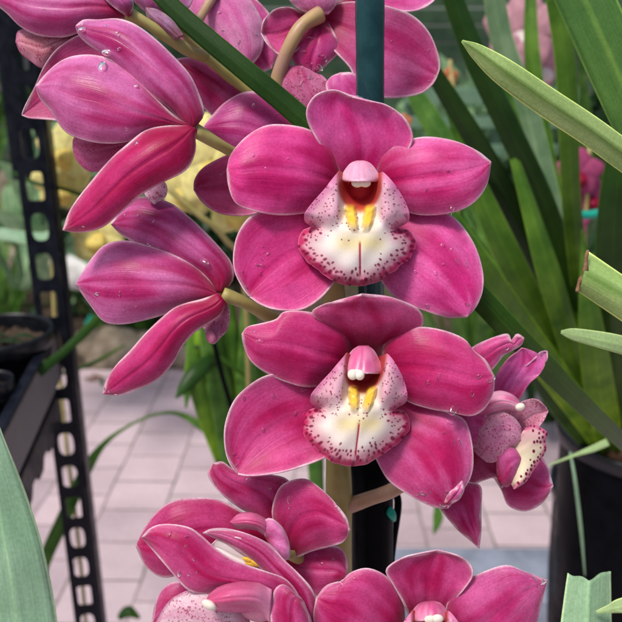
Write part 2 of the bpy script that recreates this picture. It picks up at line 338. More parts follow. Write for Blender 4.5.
# ------------------------------------------------------------------ the front-view lip (three lobes, throat, keels), survey px of the upper flower
LL = [(339, 171), (334, 177), (324, 190), (313, 202), (305, 213), (305, 221), (311, 226), (303, 231), (299, 239), (299, 248), (305, 259), (316, 268), (329, 278), (343, 284)]
LR = [(383, 172), (389, 178), (396, 187), (403, 198), (409, 212), (408, 221), (398, 228), (408, 231), (414, 239), (415, 247), (410, 257), (400, 266), (387, 275), (374, 283)]
LC = (359, 286)
def front_lip(parent, D, T, seed, nu=210, nv=190, tint=(1, 1, 1)):
    rg = np.random.RandomState(seed)
    l = catmull(LL+[LC], nu); r = catmull(LR+[LC], nu)
    for cv_, sg in ((l, -1), (r, 1)):
        k = np.linspace(0, 1, nu); e = sstep(.5, .6, k)*sstep(1, .93, k); cv_[:, 0] += sg*e*(.5*np.sin(k*64+seed)+.3*np.sin(k*117+sg)); cv_[:, 1] += e*.45*np.sin(k*58+seed*2+sg)
    cy = np.linspace(181, 286, nu); cc = np.stack([np.full(nu, 360.)-(cy-181)*.01, cy], 1)
    s = np.linspace(-1, 1, nv); aw = np.abs(s)[None, :, None]
    E = np.where((s < 0)[None, :, None], l[:, None], r[:, None])
    q = cc[:, None]*(1-aw)+E*aw
    qq = q.reshape(-1, 2); x = qq[:, 0]-360; y = qq[:, 1]
    ol = np.vstack([l, r]); ed = np.empty(len(qq))
    for k in range(0, len(qq), 4000): ed[k:k+4000] = np.sqrt(((qq[k:k+4000, None]-ol[None])**2).sum(-1)).min(1)
    # relief, mm
    mid = sstep(212, 232, y)
    z = 2.0*(1-mid) + mid*(7.0-.0042*(x**2)-.0042*(y-245)**2*(y > 245))
    pr = np.sqrt((x/24.)**2+(np.maximum(y-184, 0)/31.)**2); pit = sstep(1.0, .42, pr); z -= pit*10
    z += (1-mid)*sstep(14, 24, np.abs(x))*5*np.exp(-((np.abs(x)-27)/13)**2)*sstep(168, 190, y)
    z -= 5.0*np.exp(-((y-226)/6.0)**2)*sstep(30, 46, np.abs(x))          # fold between lobes
    kw = 6.6-2.4*sstep(215, 238, y)+.5*np.sin(y*.9+x*.3); keel = sstep(kw, kw*.35, np.abs(np.abs(x)-(10.5-(y-207)*.20)))*sstep(203, 210, y)*sstep(234, 221, y); z += keel*3.0
    z -= .3*np.exp(-(x/1.8)**2)*sstep(238, 246, y)
    fr = sstep(9, 0, ed)*mid; an = np.arctan2(y-240, x)
    z += fr*(.8*np.sin(an*9+1)+.5*np.sin(an*16+rg.rand()*6)) - 3.0*sstep(7, 0, ed)*mid
    z += .5*np.sin(x*.21+rg.rand()*6)*np.sin(y*.17)
    # colour
    white = np.array([.90, .83, .80]); cream = np.array([.82, .70, .36]); mag = np.array([.62, .03, .16]); pk = np.array([.74, .34, .49])
    spot = np.array([.24, .0, .05])
    def mix(c, t, w): w = np.clip(w, 0, 1)[:, None]; return c*(1-w)+np.array(t)*w
    c = np.tile(white, (len(x), 1))
    c = mix(c, cream, .9*np.exp(-((y-243)/9)**2)*sstep(34, 14, np.abs(x)))
    c = mix(c, (.74, .30, .42), .85*sstep(24, 6, ed)*mid*sstep(20, 36, np.hypot(x, y-240)))
    c = mix(c, mag, .95*sstep(9, 3.0, ed+1.2*np.sin(an*40)+1.0*np.sin(an*23+2))*mid)
    c = mix(c, (.72, .25, .36), sstep(1.5, .3, ed)*mid*.8)
    side = (1-mid)*sstep(15, 24, np.abs(x)); c = mix(c, pk, side*.8); c = mix(c, (.68, .22, .42), side*sstep(10, 1, ed))
    c = mix(c, (.48, .06, .05), sstep(1.05, .86, pr)); c = mix(c, (.52, .016, .026), sstep(.9, .5, pr)); c = mix(c, (.60, .09, .04), .75*sstep(200, 212, y)*sstep(1.0, .8, pr))
    c = mix(c, (.88, .70, .30), .45*sstep(13, 5, np.abs(np.abs(x)-8))*sstep(208, 214, y)*sstep(240, 222, y)); c = mix(c, (.88, .58, .06), keel*1.0)
    pts = []
    for k in range(190):                                       # big blots along the front margin
        i = rg.randint(int(nu*.42), nu); e = (l if rg.rand() < .5 else r)[i]
        ctr = np.array([360, 240.]); d = ctr-e; d /= np.linalg.norm(d); off = abs(rg.normal(8.5, 4.8))
        pts.append((*(e+d*off), rg.uniform(.7, 1.75)*(1.15 if off < 10 else .75), rg.uniform(1.0, 1.9), math.atan2(d[1], d[0])))
    for k in range(210):                                       # fine freckles on the side lobes
        sd = rg.choice([-1, 1]); xx = 360+sd*rg.uniform(21, 52); yy = rg.uniform(182, 238)
        pts.append((xx, yy, rg.uniform(.35, .75), rg.uniform(1, 1.5), rg.rand()*3))
    for k in range(14): pts.append((360+rg.normal(0, 9), rg.uniform(214, 241), rg.uniform(.5, .95), 1.2, rg.rand()*3))
    last = []
    w = np.zeros(len(x))
    for (sx, sy, rr, el, an_) in pts:
        if rr > .7 and any((sx-a)**2+(sy-b)**2 < (rr*2.0+g)**2 for a, b, g in last): continue
        if rr > .7: last.append((sx, sy, rr))
        near = (np.abs(qq[:, 0]-sx) < 6) & (np.abs(y-sy) < 6); dx = qq[near, 0]-sx; dy = y[near]-sy
        a_ = (dx*math.cos(an_)+dy*math.sin(an_))/(rr*el); b_ = (-dx*math.sin(an_)+dy*math.cos(an_))/rr
        w[near] = np.maximum(w[near], sstep(1.35, .75, np.sqrt(a_*a_+b_*b_)))
    c = mix(c, spot, w*.92*(1-keel*.3)*(1-.8*pit))
    c = mix(c, (.45, .0, .07), .97*np.exp(-(x/1.35)**4)*sstep(240, 245, y)*sstep(279, 273, y))
    c = c*np.array(tint)
    tx, ty = T(qq[:, 0], qq[:, 1])
    X = P(tx, ty, D-z*.001)
    return mesh('lip', X, grid_faces(nu, nv), M['lip'], parent, org=X[nv//2], uv=np.stack([(x+60)/120, (y-170)/120], 1), col=c, solid=.0006)
def helmet(X, Y, Z):
    Y2 = Y if Y < .35 else .35+(Y-.35)*.45
    return X*(.93+.24*Y2), Y2, Z*(1+.25*Y2)
def capcol(c1, c2):
    return lambda X, Y, Z: tuple(a*(.5-.5*Y)+b_*(.5+.5*Y) for a, b_ in zip(c1, c2))

# ================================================================== THE ORCHID SPIKE
DST = .345
root_pos = P(338, 760, .36)
spike = empty('orchid_spike', root_pos, 'arching flower spike crowded with large magenta pink orchids that have speckled white lips', 'orchid')
# rachis
rp = [(337, 760, .37), (338, 620, .355), (339, 500, .345), (337, 400, .345), (334, 290, .345), (322, 170, .348), (298, 122, .347), (249, 90, .342), (207, 57, .338), (181, 28, .338), (163, -12, .338)]
tube('flower_stem', [P(*q) for q in rp], [.0062, .0062, .0060, .0056, .005, .0044, .0040, .0030, .0026, .0019, .0015], 'stem', spike, seg=110, wob=.03)
FL = []
def flower(ped, radii, mat, label):
    """a flower is its stalk with ovary, and everything else grows on it"""
    o = tube('flower', [P(*q) for q in ped], radii, mat, spike, seg=26, wob=.03, org=P(*ped[-1]))
    o['label'] = label; return o
DROPS = []
def addp(lst, X): lst.append(X)

# --- flower 1 : upper front
D = .300
f1 = flower([(336, 250, .345), (346, 225, .335), (356, 200, .322), (360, 190, .314)], [.0028, .003, .0036, .004], 'stem', 'widest open flower, facing the viewer, with a rounded mouth-like throat')
d1 = []
addp(d1, petal('petal', f1, D, [(343, 182), (338, 159), (328, 143), (310, 130), (287, 125), (265, 126), (245, 138), (231, 155)], [(345, 192), (338, 200), (326, 206), (305, 213), (278, 215), (254, 211), (236, 203), (229, 187)], (227, 171), z=(-13, 0, 4, 1), cup=-5))
addp(d1, petal('petal', f1, D, [(374, 182), (378, 161), (387, 150), (405, 141), (427, 137), (454, 141), (477, 151)], [(374, 194), (391, 205), (405, 211), (423, 215), (450, 213), (472, 204), (486, 186)], (491, 162), z=(-13, -1, 3, 0), cup=-5, hi=(.80, .17, .42)))
addp(d1, petal('sepal', f1, D+.006, [(350, 192), (335, 165), (318, 142), (308, 123), (307, 108), (316, 95), (334, 90)], [(370, 192), (390, 168), (407, 152), (413, 136), (404, 117), (386, 105), (368, 101)], (352, 97), z=(-10, -3, 3, 6), cup=5, main=(.70, .045, .26), deep=(.54, .012, .12), deepu=.55, hi=(.82, .16, .44)))
addp(d1, petal('sepal', f1, D+.008, [(350, 215), (320, 206), (280, 207), (254, 214), (240, 229), (234, 247), (234, 269), (243, 288)], [(352, 240), (346, 265), (338, 278), (332, 286), (319, 300), (301, 310), (278, 310), (262, 305)], (250, 297), z=(-10, -2, 2, 5), cup=4, main=(.60, .022, .17), hi=(.70, .08, .29)))
addp(d1, petal('sepal', f1, D+.008, [(372, 215), (405, 207), (438, 210), (458, 221), (474, 244), (482, 268), (483, 288), (477, 305)], [(366, 242), (376, 268), (386, 288), (402, 302), (425, 311), (447, 317)], (467, 317), z=(-10, 0, 4, 3), cup=-4, main=(.66, .036, .23), hi=(.80, .17, .43)))
idt = lambda x, y: (x, y)
front_lip(f1, D-.004, idt, 3)
def hood(fo, D, top, Lp, Rp, bot, main, hi, rim):
    return petal('column', fo, D, Lp, Rp, bot, z=(-3, 4, 7, 8.5, 7), cup=-7, main=main, deep=main, hi=hi, mat='cap', rim=rim, rimw=1.6, ripple=.25, nu=40, nv=31)
hood(f1, D-.002, 0, [(357, 161), (351, 163.5), (346, 169), (342, 176), (343, 180.5), (350, 181)], [(364, 161), (370, 163.5), (375, 169), (379, 176), (378, 180.5), (371, 181)], (360.5, 180), (.80, .32, .50), (.88, .50, .66), (.88, .55, .68))
blob('column_foot', f1, 361, 184, D+.005, 15, 17, 4, 'cap', col=(.55, .03, .05))
blob('anther', f1, 0, 0, D, 1, 1, 1, 'anther', parts=[(357.8, 182.5, 6.2, 6.6, 5.0, 1.5, -8), (364.6, 182.5, 6.2, 6.4, 4.8, 1.5, 10), (361, 180.5, 6.0, 8, 3.6, 1.5, 0)])
# --- flower 2 : lower front
D = .298
f2 = flower([(337, 440, .345), (348, 415, .335), (360, 385, .322), (366, 372, .312)], [.0028, .003, .0036, .004], 'stem', 'open flower facing the viewer below the widest one, its top sepal bent forward like a hood')
d2 = []
PK2 = (.52, .018, .13)
addp(d2, petal('petal', f2, D, [(354, 362), (348, 333), (332, 321), (317, 314), (301, 311), (284, 312), (277, 319), (264, 323), (248, 327)], [(356, 376), (345, 378), (328, 384), (308, 387), (292, 384), (270, 375), (252, 362), (244, 346)], (242, 334), z=(-13, 0, 4, 1), cup=-5, main=PK2, hi=(.62, .065, .23)))
addp(d2, petal('petal', f2, D-.002, [(380, 362), (386, 340), (400, 330), (422, 327), (445, 331), (464, 339), (473, 350), (486, 361)], [(384, 375), (394, 390), (409, 402), (431, 409), (450, 412), (471, 416), (485, 408), (493, 392)], (494, 376), z=(-13, -1, 4, 3), cup=-5, main=PK2, hi=(.62, .065, .23)))
addp(d2, petal('sepal', f2, D+.004, [(354, 362), (345, 345), (332, 331), (316, 318), (312, 311), (322, 305), (336, 301)], [(376, 362), (388, 348), (405, 338), (421, 328), (423, 316), (414, 306), (396, 299), (384, 296)], (362, 294), z=(-12, 2, 12, 15), cup=-4, main=(.50, .022, .13), deepu=.6, hi=(.66, .12, .3)))
addp(d2, petal('sepal', f2, D+.006, [(352, 388), (318, 372), (288, 372), (265, 376), (247, 387), (233, 402), (225, 425), (225, 448), (230, 464)], [(352, 414), (346, 440), (338, 450), (323, 459), (292, 470), (266, 475), (249, 476)], (238, 474), z=(-10, -1, 3, 6), cup=5, main=PK2, twist=1))
addp(d2, petal('sepal', f2, D+.006, [(376, 388), (407, 397), (426, 405), (450, 413), (465, 420), (472, 443), (473, 466), (468, 482), (458, 495)], [(368, 418), (372, 448), (380, 467), (391, 483), (413, 497), (434, 507)], (448, 508), z=(-10, 1, 5, 3), cup=-4, main=PK2, hi=(.66, .14, .34)))
t2 = lambda x, y: (354.5+(x-360)*.92-(y-285)*.105, 465+(y-285)*.985)
front_lip(f2, D-.004, t2, 8, tint=(.97, .95, .93))
hood(f2, D-.002, 0, [(359, 346), (352, 351), (346, 360), (341, 369), (343, 373.5), (351, 373)], [(368, 346), (374, 351), (379, 360), (382.5, 368), (381, 373), (374, 372.5)], (362, 373), (.66, .12, .30), (.80, .34, .52), (.84, .48, .62))
blob('column_foot', f2, 364, 374, D+.006, 15, 14, 4, 'cap', col=(.42, .02, .04))
blob('anther', f2, 0, 0, D, 1, 1, 1, 'anther', parts=[(352.6, 374.6, 10.5, 5.2, 5.4, 1.7, 0), (359.6, 375.0, 10.5, 5.0, 5.2, 1.7, 0), (356.2, 373.0, 10.0, 7, 3.8, 1.5, 0)])
# curled scrap at the tip of the lower right sepal
petal('petal_curl', f2, D-.003, [(444, 503), (449, 493), (455, 488)], [(449, 505), (459, 499), (464, 489)], (462, 481), z=(-1, 1, 2, 0), cup=-2, main=(.62, .12, .29), deep=PK2, deepu=.6, nu=24, nv=21, rim=(.9, .66, .75), rimw=3)

# --- flower 3 : middle left, seen from behind
D = .312
f3 = flower([(334, 330, .345), (300, 327, .338), (272, 318, .328), (245, 303, .318), (222, 294, .314)], [.0026, .0026, .0027, .0026, .0032], 'stem', 'flower turned away to the left, middle of the left edge, its three long pink backs spread like a fan')
d3 = []
BK = dict(mat='back', rim=(.93, .66, .76), deep=(.34, .008, .06), deepu=.4)
addp(d3, petal('sepal', f3, D+.003, [(221, 293), (233, 280), (232, 264), (219, 247), (201, 228), (184, 213), (170, 203), (148, 197), (131, 200), (119, 211)], [(216, 293), (209, 284), (194, 270), (177, 262), (159, 253), (138, 244), (122, 235)], (111, 224), z=(2, 5, 2, -4), cup=-7, main=(.44, .030, .15), hi=(.60, .15, .36), **BK))
addp(d3, petal('petal', f3, D, [(217, 292), (210, 281), (194, 266), (172, 254), (152, 247), (128, 241), (107, 244), (94, 256), (82, 273)], [(220, 298), (200, 303), (178, 309), (159, 316), (131, 323), (113, 324), (102, 320), (92, 307), (81, 292)], (76, 284), z=(2, 6, 5, -3), cup=-9, main=(.45, .035, .16), hi=(.66, .20, .42), **BK))
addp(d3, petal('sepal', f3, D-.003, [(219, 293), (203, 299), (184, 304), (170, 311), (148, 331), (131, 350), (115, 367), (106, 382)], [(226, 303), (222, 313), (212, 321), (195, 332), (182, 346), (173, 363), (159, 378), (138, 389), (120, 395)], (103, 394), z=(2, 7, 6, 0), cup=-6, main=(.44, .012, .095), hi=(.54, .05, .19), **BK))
petal('lip', f3, D+.006, [(226, 300), (230, 312), (227, 330)], [(212, 305), (203, 320), (206, 334)], (214, 344), z=(0, 2, 3), cup=-3, mat='mott', main=(.5, .12, .24), deep=(.45, .1, .2), nu=20, nv=17)
blob('column', f3, 211, 337, D+.001, 5, 7, 2.2, 'cap', rot=-20, col=(.55, .16, .28))

# --- flower 4 : upper left, seen from behind
D = .302
f4 = flower([(312, 150, .347), (280, 160, .338), (250, 160, .325), (222, 146, .312), (195, 130, .305)], [.0026, .0026, .0026, .0024, .0030], 'stem', 'flower turned away to the left in the upper left, three pale pink backs with large water drops')
d4 = []
addp(d4, petal('petal', f4, D+.022, [(170, 90), (120, 42), (95, 32), (78, 35), (58, 48), (44, 66), (34, 88), (25, 106)], [(170, 120), (125, 128), (90, 124), (60, 121), (40, 119), (29, 118)], (22, 115), z=(0, 0, 0, 0), cup=3, main=(.44, .015, .10), mat='petal'))
addp(d4, petal('lip', f4, D+.016, [(170, 128), (120, 130), (92, 132), (75, 137)], [(165, 150), (125, 160), (99, 171), (87, 170), (77, 160)], (73, 147), z=(0, 3, 3, 0), cup=-3, mat='mott', main=(.50, .07, .20), deep=(.42, .04, .14), rim=(.55, .13, .3)))
addp(d4, petal('sepal', f4, D, [(195, 127), (204, 114), (199, 94), (189, 74), (172, 55), (155, 39), (136, 25), (118, 19), (98, 20), (84, 20)], [(190, 128), (184, 126), (172, 111), (152, 95), (132, 78), (108, 58), (88, 44), (79, 35)], (76, 26), z=(1, 6, 5, 0), cup=-7, main=(.48, .045, .19), hi=(.70, .22, .46), **BK))
addp(d4, petal('petal', f4, D-.003, [(191, 126), (176, 117), (153, 96), (132, 74), (111, 60), (91, 55), (71, 57), (57, 64), (44, 76)], [(191, 129), (169, 129), (145, 135), (125, 142), (101, 143), (78, 138), (64, 130), (51, 111), (40, 98)], (36, 86), z=(1, 6, 5, -2), cup=-9, main=(.46, .038, .17), hi=(.70, .22, .45), **BK))
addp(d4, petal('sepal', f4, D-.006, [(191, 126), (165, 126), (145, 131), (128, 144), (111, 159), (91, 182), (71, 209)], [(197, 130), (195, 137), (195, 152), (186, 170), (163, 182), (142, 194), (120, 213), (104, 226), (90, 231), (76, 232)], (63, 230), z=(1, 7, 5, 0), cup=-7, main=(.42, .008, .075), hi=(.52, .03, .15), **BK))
petal('lip', f4, D+.012, [(158, 176), (166, 184), (166, 196)], [(148, 176), (143, 186), (146, 196)], (154, 204), z=(0, 2, 1), cup=-2, mat='mott', main=(.62, .3, .45), deep=(.5, .2, .3), nu=16, nv=13)

# --- flower 5 : top left corner
D = .318
f5 = flower([(207, 57, .338), (189, 51, .330), (166, 36, .322), (145, 22, .318), (128, 14, .318)], [.0026, .0026, .0026, .0022, .0030], 'stem', 'flower cut off by the top left corner, tan stalk, back view above a speckled lip')
d5 = []
addp(d5, petal('lip', f5, D+.008, [(90, 26), (60, 28), (35, 29), (19, 31)], [(85, 36), (58, 54), (44, 68), (31, 61), (21, 53)], (16, 42), z=(0, 2, 3, 0), cup=-4, mat='mott', main=(.60, .22, .28), deep=(.4, .05, .12), rim=(.55, .13, .3)))
addp(d5, petal('petal', f5, D, [(130, 16), (110, 24), (90, 28), (75, 34), (61, 37), (37, 35), (20, 26), (8, 14), (-4, 4)], [(128, 2), (110, -10), (80, -20), (50, -24), (20, -20), (0, -12)], (-9, -4), z=(1, 5, 5, -1), cup=-8, main=(.46, .04, .17), hi=(.60, .16, .36), **BK))
addp(d5, petal('sepal', f5, D-.004, [(129, 17), (119, 11), (106, 0), (98, -12)], [(131, 15), (133, 2), (127, -8), (115, -22)], (98, -24), z=(1, 5, 4, 0), cup=-4, main=(.50, .10, .26), **BK))
addp(d5, petal('petal', f5, D+.012, [(145, 12), (135, 2), (128, -10)], [(160, 22), (185, 12), (192, -6)], (165, -30), z=(0, 3, 3, 0), cup=-4, main=(.42, .14, .26), deep=(.36, .12, .20), rim=(.55, .3, .4), mat='back', nu=26, nv=21))
petal('bract', f5, D+.002, [(184, 36), (172, 20), (158, 10)], [(176, 40), (160, 30), (148, 18)], (146, 8), z=(0, 3, 2), cup=-4, main=(.34, .17, .22), deep=(.38, .26, .2), mat='back', nu=24, nv=17, rim=(.55, .36, .42))
blob('bud', f5, 173, 29, D+.004, 8, 4, 3, 'cap', rot=40, col=(.42, .14, .22))

# --- flower 6 : pale pink back behind the dark leaf
D = .352
f6 = flower([(190, 35, .338), (205, 10, .344), (220, -15, .35)], [.0018, .002, .0026], 'stemtan', 'pale pink flower seen from behind at the top, crossed by the dark green leaf')
d6 = []
addp(d6, petal('petal', f6, D, [(225, -26), (246, -6), (256, 9), (263, 25), (263, 45), (256, 60)], [(200, -30), (186, -10), (188, 12), (203, 38), (225, 62)], (244, 68), z=(0, 4, 4, 1), cup=-7, main=(.66, .20, .38), deep=(.62, .18, .36), hi=(.78, .36, .52), mat='back', rim=(.84, .56, .68)))
addp(d6, petal('sepal', f6, D+.008, [(232, -20), (262, 5), (275, 25), (278, 50)], [(225, -10), (230, 30), (245, 60), (258, 72)], (272, 68), z=(0, 1, 1, 0), cup=-3, main=(.60, .07, .24), mat='petal'))
addp(d6, petal('sepal', f6, D+.012, [(215, -20), (205, -12), (196, 0)], [(200, 70), (180, 45), (172, 15)], (176, 0), z=(0, 1, 1, 0), cup=-3, main=(.50, .06, .20), mat='back'))

# --- flower 7 : behind the left petal of flower 1
D = .338
f7 = flower([(325, 175, .348), (305, 160, .346), (290, 150, .342)], [.0026, .0026, .003], 'stem', 'shaded flower seen from behind, squeezed between the upper left flower and the widest one')
d7 = []
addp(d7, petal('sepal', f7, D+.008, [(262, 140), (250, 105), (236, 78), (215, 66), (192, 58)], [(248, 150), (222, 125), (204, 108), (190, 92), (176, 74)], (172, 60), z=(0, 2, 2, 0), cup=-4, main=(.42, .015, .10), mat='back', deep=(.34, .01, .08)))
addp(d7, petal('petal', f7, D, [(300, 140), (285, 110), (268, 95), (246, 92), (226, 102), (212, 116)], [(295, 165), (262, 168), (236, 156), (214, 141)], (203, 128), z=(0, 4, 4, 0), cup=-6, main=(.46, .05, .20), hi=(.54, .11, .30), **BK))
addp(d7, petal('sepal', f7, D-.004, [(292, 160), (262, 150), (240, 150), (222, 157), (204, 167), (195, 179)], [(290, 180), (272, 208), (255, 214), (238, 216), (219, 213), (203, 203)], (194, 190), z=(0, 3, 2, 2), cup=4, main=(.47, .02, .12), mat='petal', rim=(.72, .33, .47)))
addp(d7, petal('petal', f7, D-.002, [(312, 135), (288, 112), (277, 92), (276, 78), (284, 66)], [(345, 120), (338, 100), (331, 86), (321, 75)], (304, 66), z=(0, 3, 3, 0), cup=-4, main=(.58, .08, .26), hi=(.68, .24, .42), mat='mott', rim=(.75, .4, .55)))
addp(d7, petal('petal', f7, D-.004, [(350, 130), (335, 104), (326, 88), (330, 78)], [(372, 115), (366, 92), (360, 80), (352, 73)], (340, 73), z=(0, 2, 2, 0), cup=-2, main=(.60, .07, .26), mat='petal', nu=26, nv=21))

# --- flower 8 : top centre, from behind
D = .337
f8 = flower([(300, 128, .346), (277, 92, .338), (283, 62, .334), (293, 40, .331), (303, 25, .331), (320, 14, .334)], [.0028, .0030, .0032, .0031, .0031, .0038], 'pedm', 'flower seen from behind at the top edge, its thick curved stalk in plain view beside the stake')
d8 = []
addp(d8, petal('petal', f8, D+.003, [(306, 14), (301, 11), (288, 7), (274, 10), (264, 20)], [(312, 26), (300, 48), (282, 56), (268, 45)], (261, 33), z=(-1, 2, 3, 4), cup=4, main=(.52, .03, .15), deep=(.45, .02, .12)))
addp(d8, petal('petal', f8, D+.004, [(320, 9), (345, 2), (368, 2), (388, 6), (412, 15), (429, 32), (438, 53), (440, 66)], [(318, 22), (330, 46), (350, 68), (356, 84), (375, 96), (395, 98), (419, 94), (432, 85)], (437, 76), z=(-2, 3, 3, 2), cup=4, main=(.56, .05, .20), hi=(.66, .16, .35)))
addp(d8, petal('sepal', f8, D+.001, [(312, 20), (297, 38), (290, 52), (294, 63), (304, 70)], [(328, 22), (338, 42), (337, 54), (329, 62), (321, 70)], (312, 73), z=(-1, 4, 4, 1), cup=-4, main=(.55, .035, .18)))
addp(d8, petal('sepal', f8, D+.007, [(330, 4), (355, -8), (380, -22), (410, -27)], [(335, 14), (365, 10), (388, 10), (402, 12), (419, 10), (434, 1)], (441, -14), z=(0, 3, 3, 0), cup=3, main=(.58, .07, .24)))
addp(d8, petal('sepal', f8, D-.003, [(309, 14), (296, 7), (286, -5), (284, -16)], [(328, 15), (336, 4), (338, -8), (325, -24)], (302, -32), z=(0, 3, 3, 0), cup=-4, main=(.60, .22, .36), hi=(.66, .33, .45), mat='back', deep=(.52, .22, .30)))

# --- flower 9 : right, three-quarter view
D = .322
f9 = flower([(344, 508, .345), (368, 499, .342), (396, 488, .338), (440, 460, .336), (484, 425, .333)], [.0035, .0034, .0032, .003, .0036], 'stemtan', 'flower facing right, half hidden behind the lower front flower, its cream lip seen in profile')
d9 = []
addp(d9, petal('petal', f9, D-.008, [(470, 372), (468, 354), (473, 347), (482, 342), (495, 337), (508, 334), (511, 341), (517, 334)], [(480, 385), (492, 370), (499, 361), (504, 355), (513, 350), (521, 345)], (524, 338), z=(-4, 0, 2, 3), cup=-3, main=(.60, .06, .21), nu=40, nv=25))
addp(d9, petal('sepal', f9, D+.010, [(484, 408), (492, 384), (500, 369), (509, 358)], [(512, 410), (521, 397), (530, 383), (540, 374), (545, 362), (535, 352)], (522, 348), z=(-2, 1, 2, 3), cup=2, main=(.58, .085, .27), mat='back', rim=(.70, .2, .4)))
addp(d9, petal('sepal', f9, D+.012, [(515, 375), (535, 358), (540, 352)], [(520, 378), (540, 366), (547, 360)], (547, 351), z=(0, 2, 3, 3), cup=2, main=(.64, .2, .4), nu=20, nv=13, rim=(.8, .5, .65)))
addp(d9, petal('petal', f9, D+.012, [(505, 455), (528, 452), (541, 457), (548, 468)], [(488, 470), (501, 489), (508, 505), (525, 511), (542, 503)], (553, 486), z=(-4, 0, 2, 2), cup=-4, main=(.48, .022, .13)))
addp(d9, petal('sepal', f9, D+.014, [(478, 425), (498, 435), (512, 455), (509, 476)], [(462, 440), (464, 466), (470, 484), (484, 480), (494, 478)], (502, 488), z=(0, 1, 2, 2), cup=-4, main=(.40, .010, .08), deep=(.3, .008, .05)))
addp(d9, petal('sepal', f9, D-.002, [(455, 398), (470, 404), (483, 411), (488, 420)], [(452, 450), (465, 452), (474, 447), (482, 440)], (487, 431), z=(0, 1, 2, 2), cup=-3, main=(.50, .035, .17), nu=26, nv=21))
addp(d9, petal('petal', f9, D+.004, [(452, 478), (469, 482), (481, 487), (481, 508), (481, 530)], [(436, 498), (442, 511), (450, 521), (459, 531), (470, 540)], (479, 548), z=(0, 2, 2, 1), cup=-4, main=(.50, .02, .13), deep=(.34, .006, .05)))
LP9 = dict(mat='mott', deep=(.55, .2, .32), hi=(.7, .36, .5), rim=(.76, .42, .55))
petal('lip', f9, D+.006, [(505, 412), (524, 401), (535, 399), (544, 405)], [(508, 455), (520, 446), (532, 434), (543, 422)], (548, 411), z=(-2, 0, 2, 2), cup=3, main=(.56, .17, .28), label='far side lobe of the lip', **LP9)
# lip front lobe with big blots (own colour pattern)
def side_lip(parent, D):
    n_, nv = 150, 100
    X = catmull([(516, 440), (511, 449), (508, 460), (508, 471), (510, 481), (514, 489)], n_); Y = catmull([(526, 428), (534, 425), (541, 428), (547, 433), (545, 441), (546, 449), (539, 462), (533, 470), (526, 481), (514, 489)], n_)
    v = np.linspace(0, 1, nv); q = X[:, None]*(1-v[None, :, None])+Y[:, None]*v[None, :, None]
    qq = q.reshape(-1, 2); ed = np.sqrt(((qq[:, None]-Y)**2).sum(-1)).min(1)
    rg = np.random.RandomState(4); c = np.tile((.82, .72, .52), (len(qq), 1)); w = np.zeros(len(qq)); last = []
    for k in range(120):
        i_ = rg.randint(4, n_-25); e = Y[i_]; off = abs(rg.normal(4, 5)); sx, sy = e[0]-off*.85, e[1]+off*.35; r = rg.uniform(.7, 1.35)
        if any(math.hypot(sx-a, sy-b_) < (r+g)*1.35 for a, b_, g in last): continue
        last.append((sx, sy, r)); w = np.maximum(w, sstep(1.3, .8, np.hypot((qq[:, 0]-sx)/r, (qq[:, 1]-sy)/(r*1.35))))
    pk = sstep(455, 432, qq[:, 1])[:, None]*.7; c = c*(1-pk)+np.array([.72, .33, .45])*pk
    k = (sstep(5.5, 1.5, ed)*.85)[:, None]; c = c*(1-k)+np.array([.58, .09, .24])*k
    c = c*(1-w[:, None])+np.array([.20, 0, .045])*w[:, None]
    z = 4*np.sin(np.clip((v-.1), 0, 1)*3)[None, :]+1.2*np.sin(np.linspace(0, 9, n_))[:, None]*v[None, :]
    XX = P(q[..., 0], q[..., 1], D-z*.001)
    mesh('lip', XX.reshape(-1, 3), grid_faces(n_, nv), M['lip'], parent, org=XX[0, 0], uv=qq/200, col=c, solid=.0006)
side_lip(f9, D-.002)
petal('lip', f9, D-.004, [(474, 452), (477, 430), (486, 418), (500, 412), (513, 417), (521, 428)], [(486, 462), (494, 462), (500, 458), (504, 451), (512, 447)], (521, 441), z=(-1, 2, 3.5, 1), cup=-3.5, main=(.78, .24, .48), **LP9)
petal('lip', f9, D-.004, [(497, 474), (497, 457), (504, 448), (515, 449)], [(499, 482), (506, 487), (513, 481), (519, 470)], (522, 458), z=(-1, 2, 3, 0), cup=-4, main=(.48, .06, .18), nu=22, nv=17, mat='petal', rim=(.6, .2, .35))
petal('column', f9, D-.004, [(476, 412), (484, 398), (498, 391), (511, 394), (519, 401)], [(478, 420), (492, 414), (505, 411), (515, 411)], (522, 407), z=(-2, 4, 6, 3), cup=-8, main=(.66, .12, .30), hi=(.82, .45, .6), deep=(.6, .1, .26), mat='cap', rim=(.6, .12, .28), rimw=.8)
blob('anther', f9, 520, 407, D-.008, 5.2, 4, 2.2, 'anther', rot=-15)

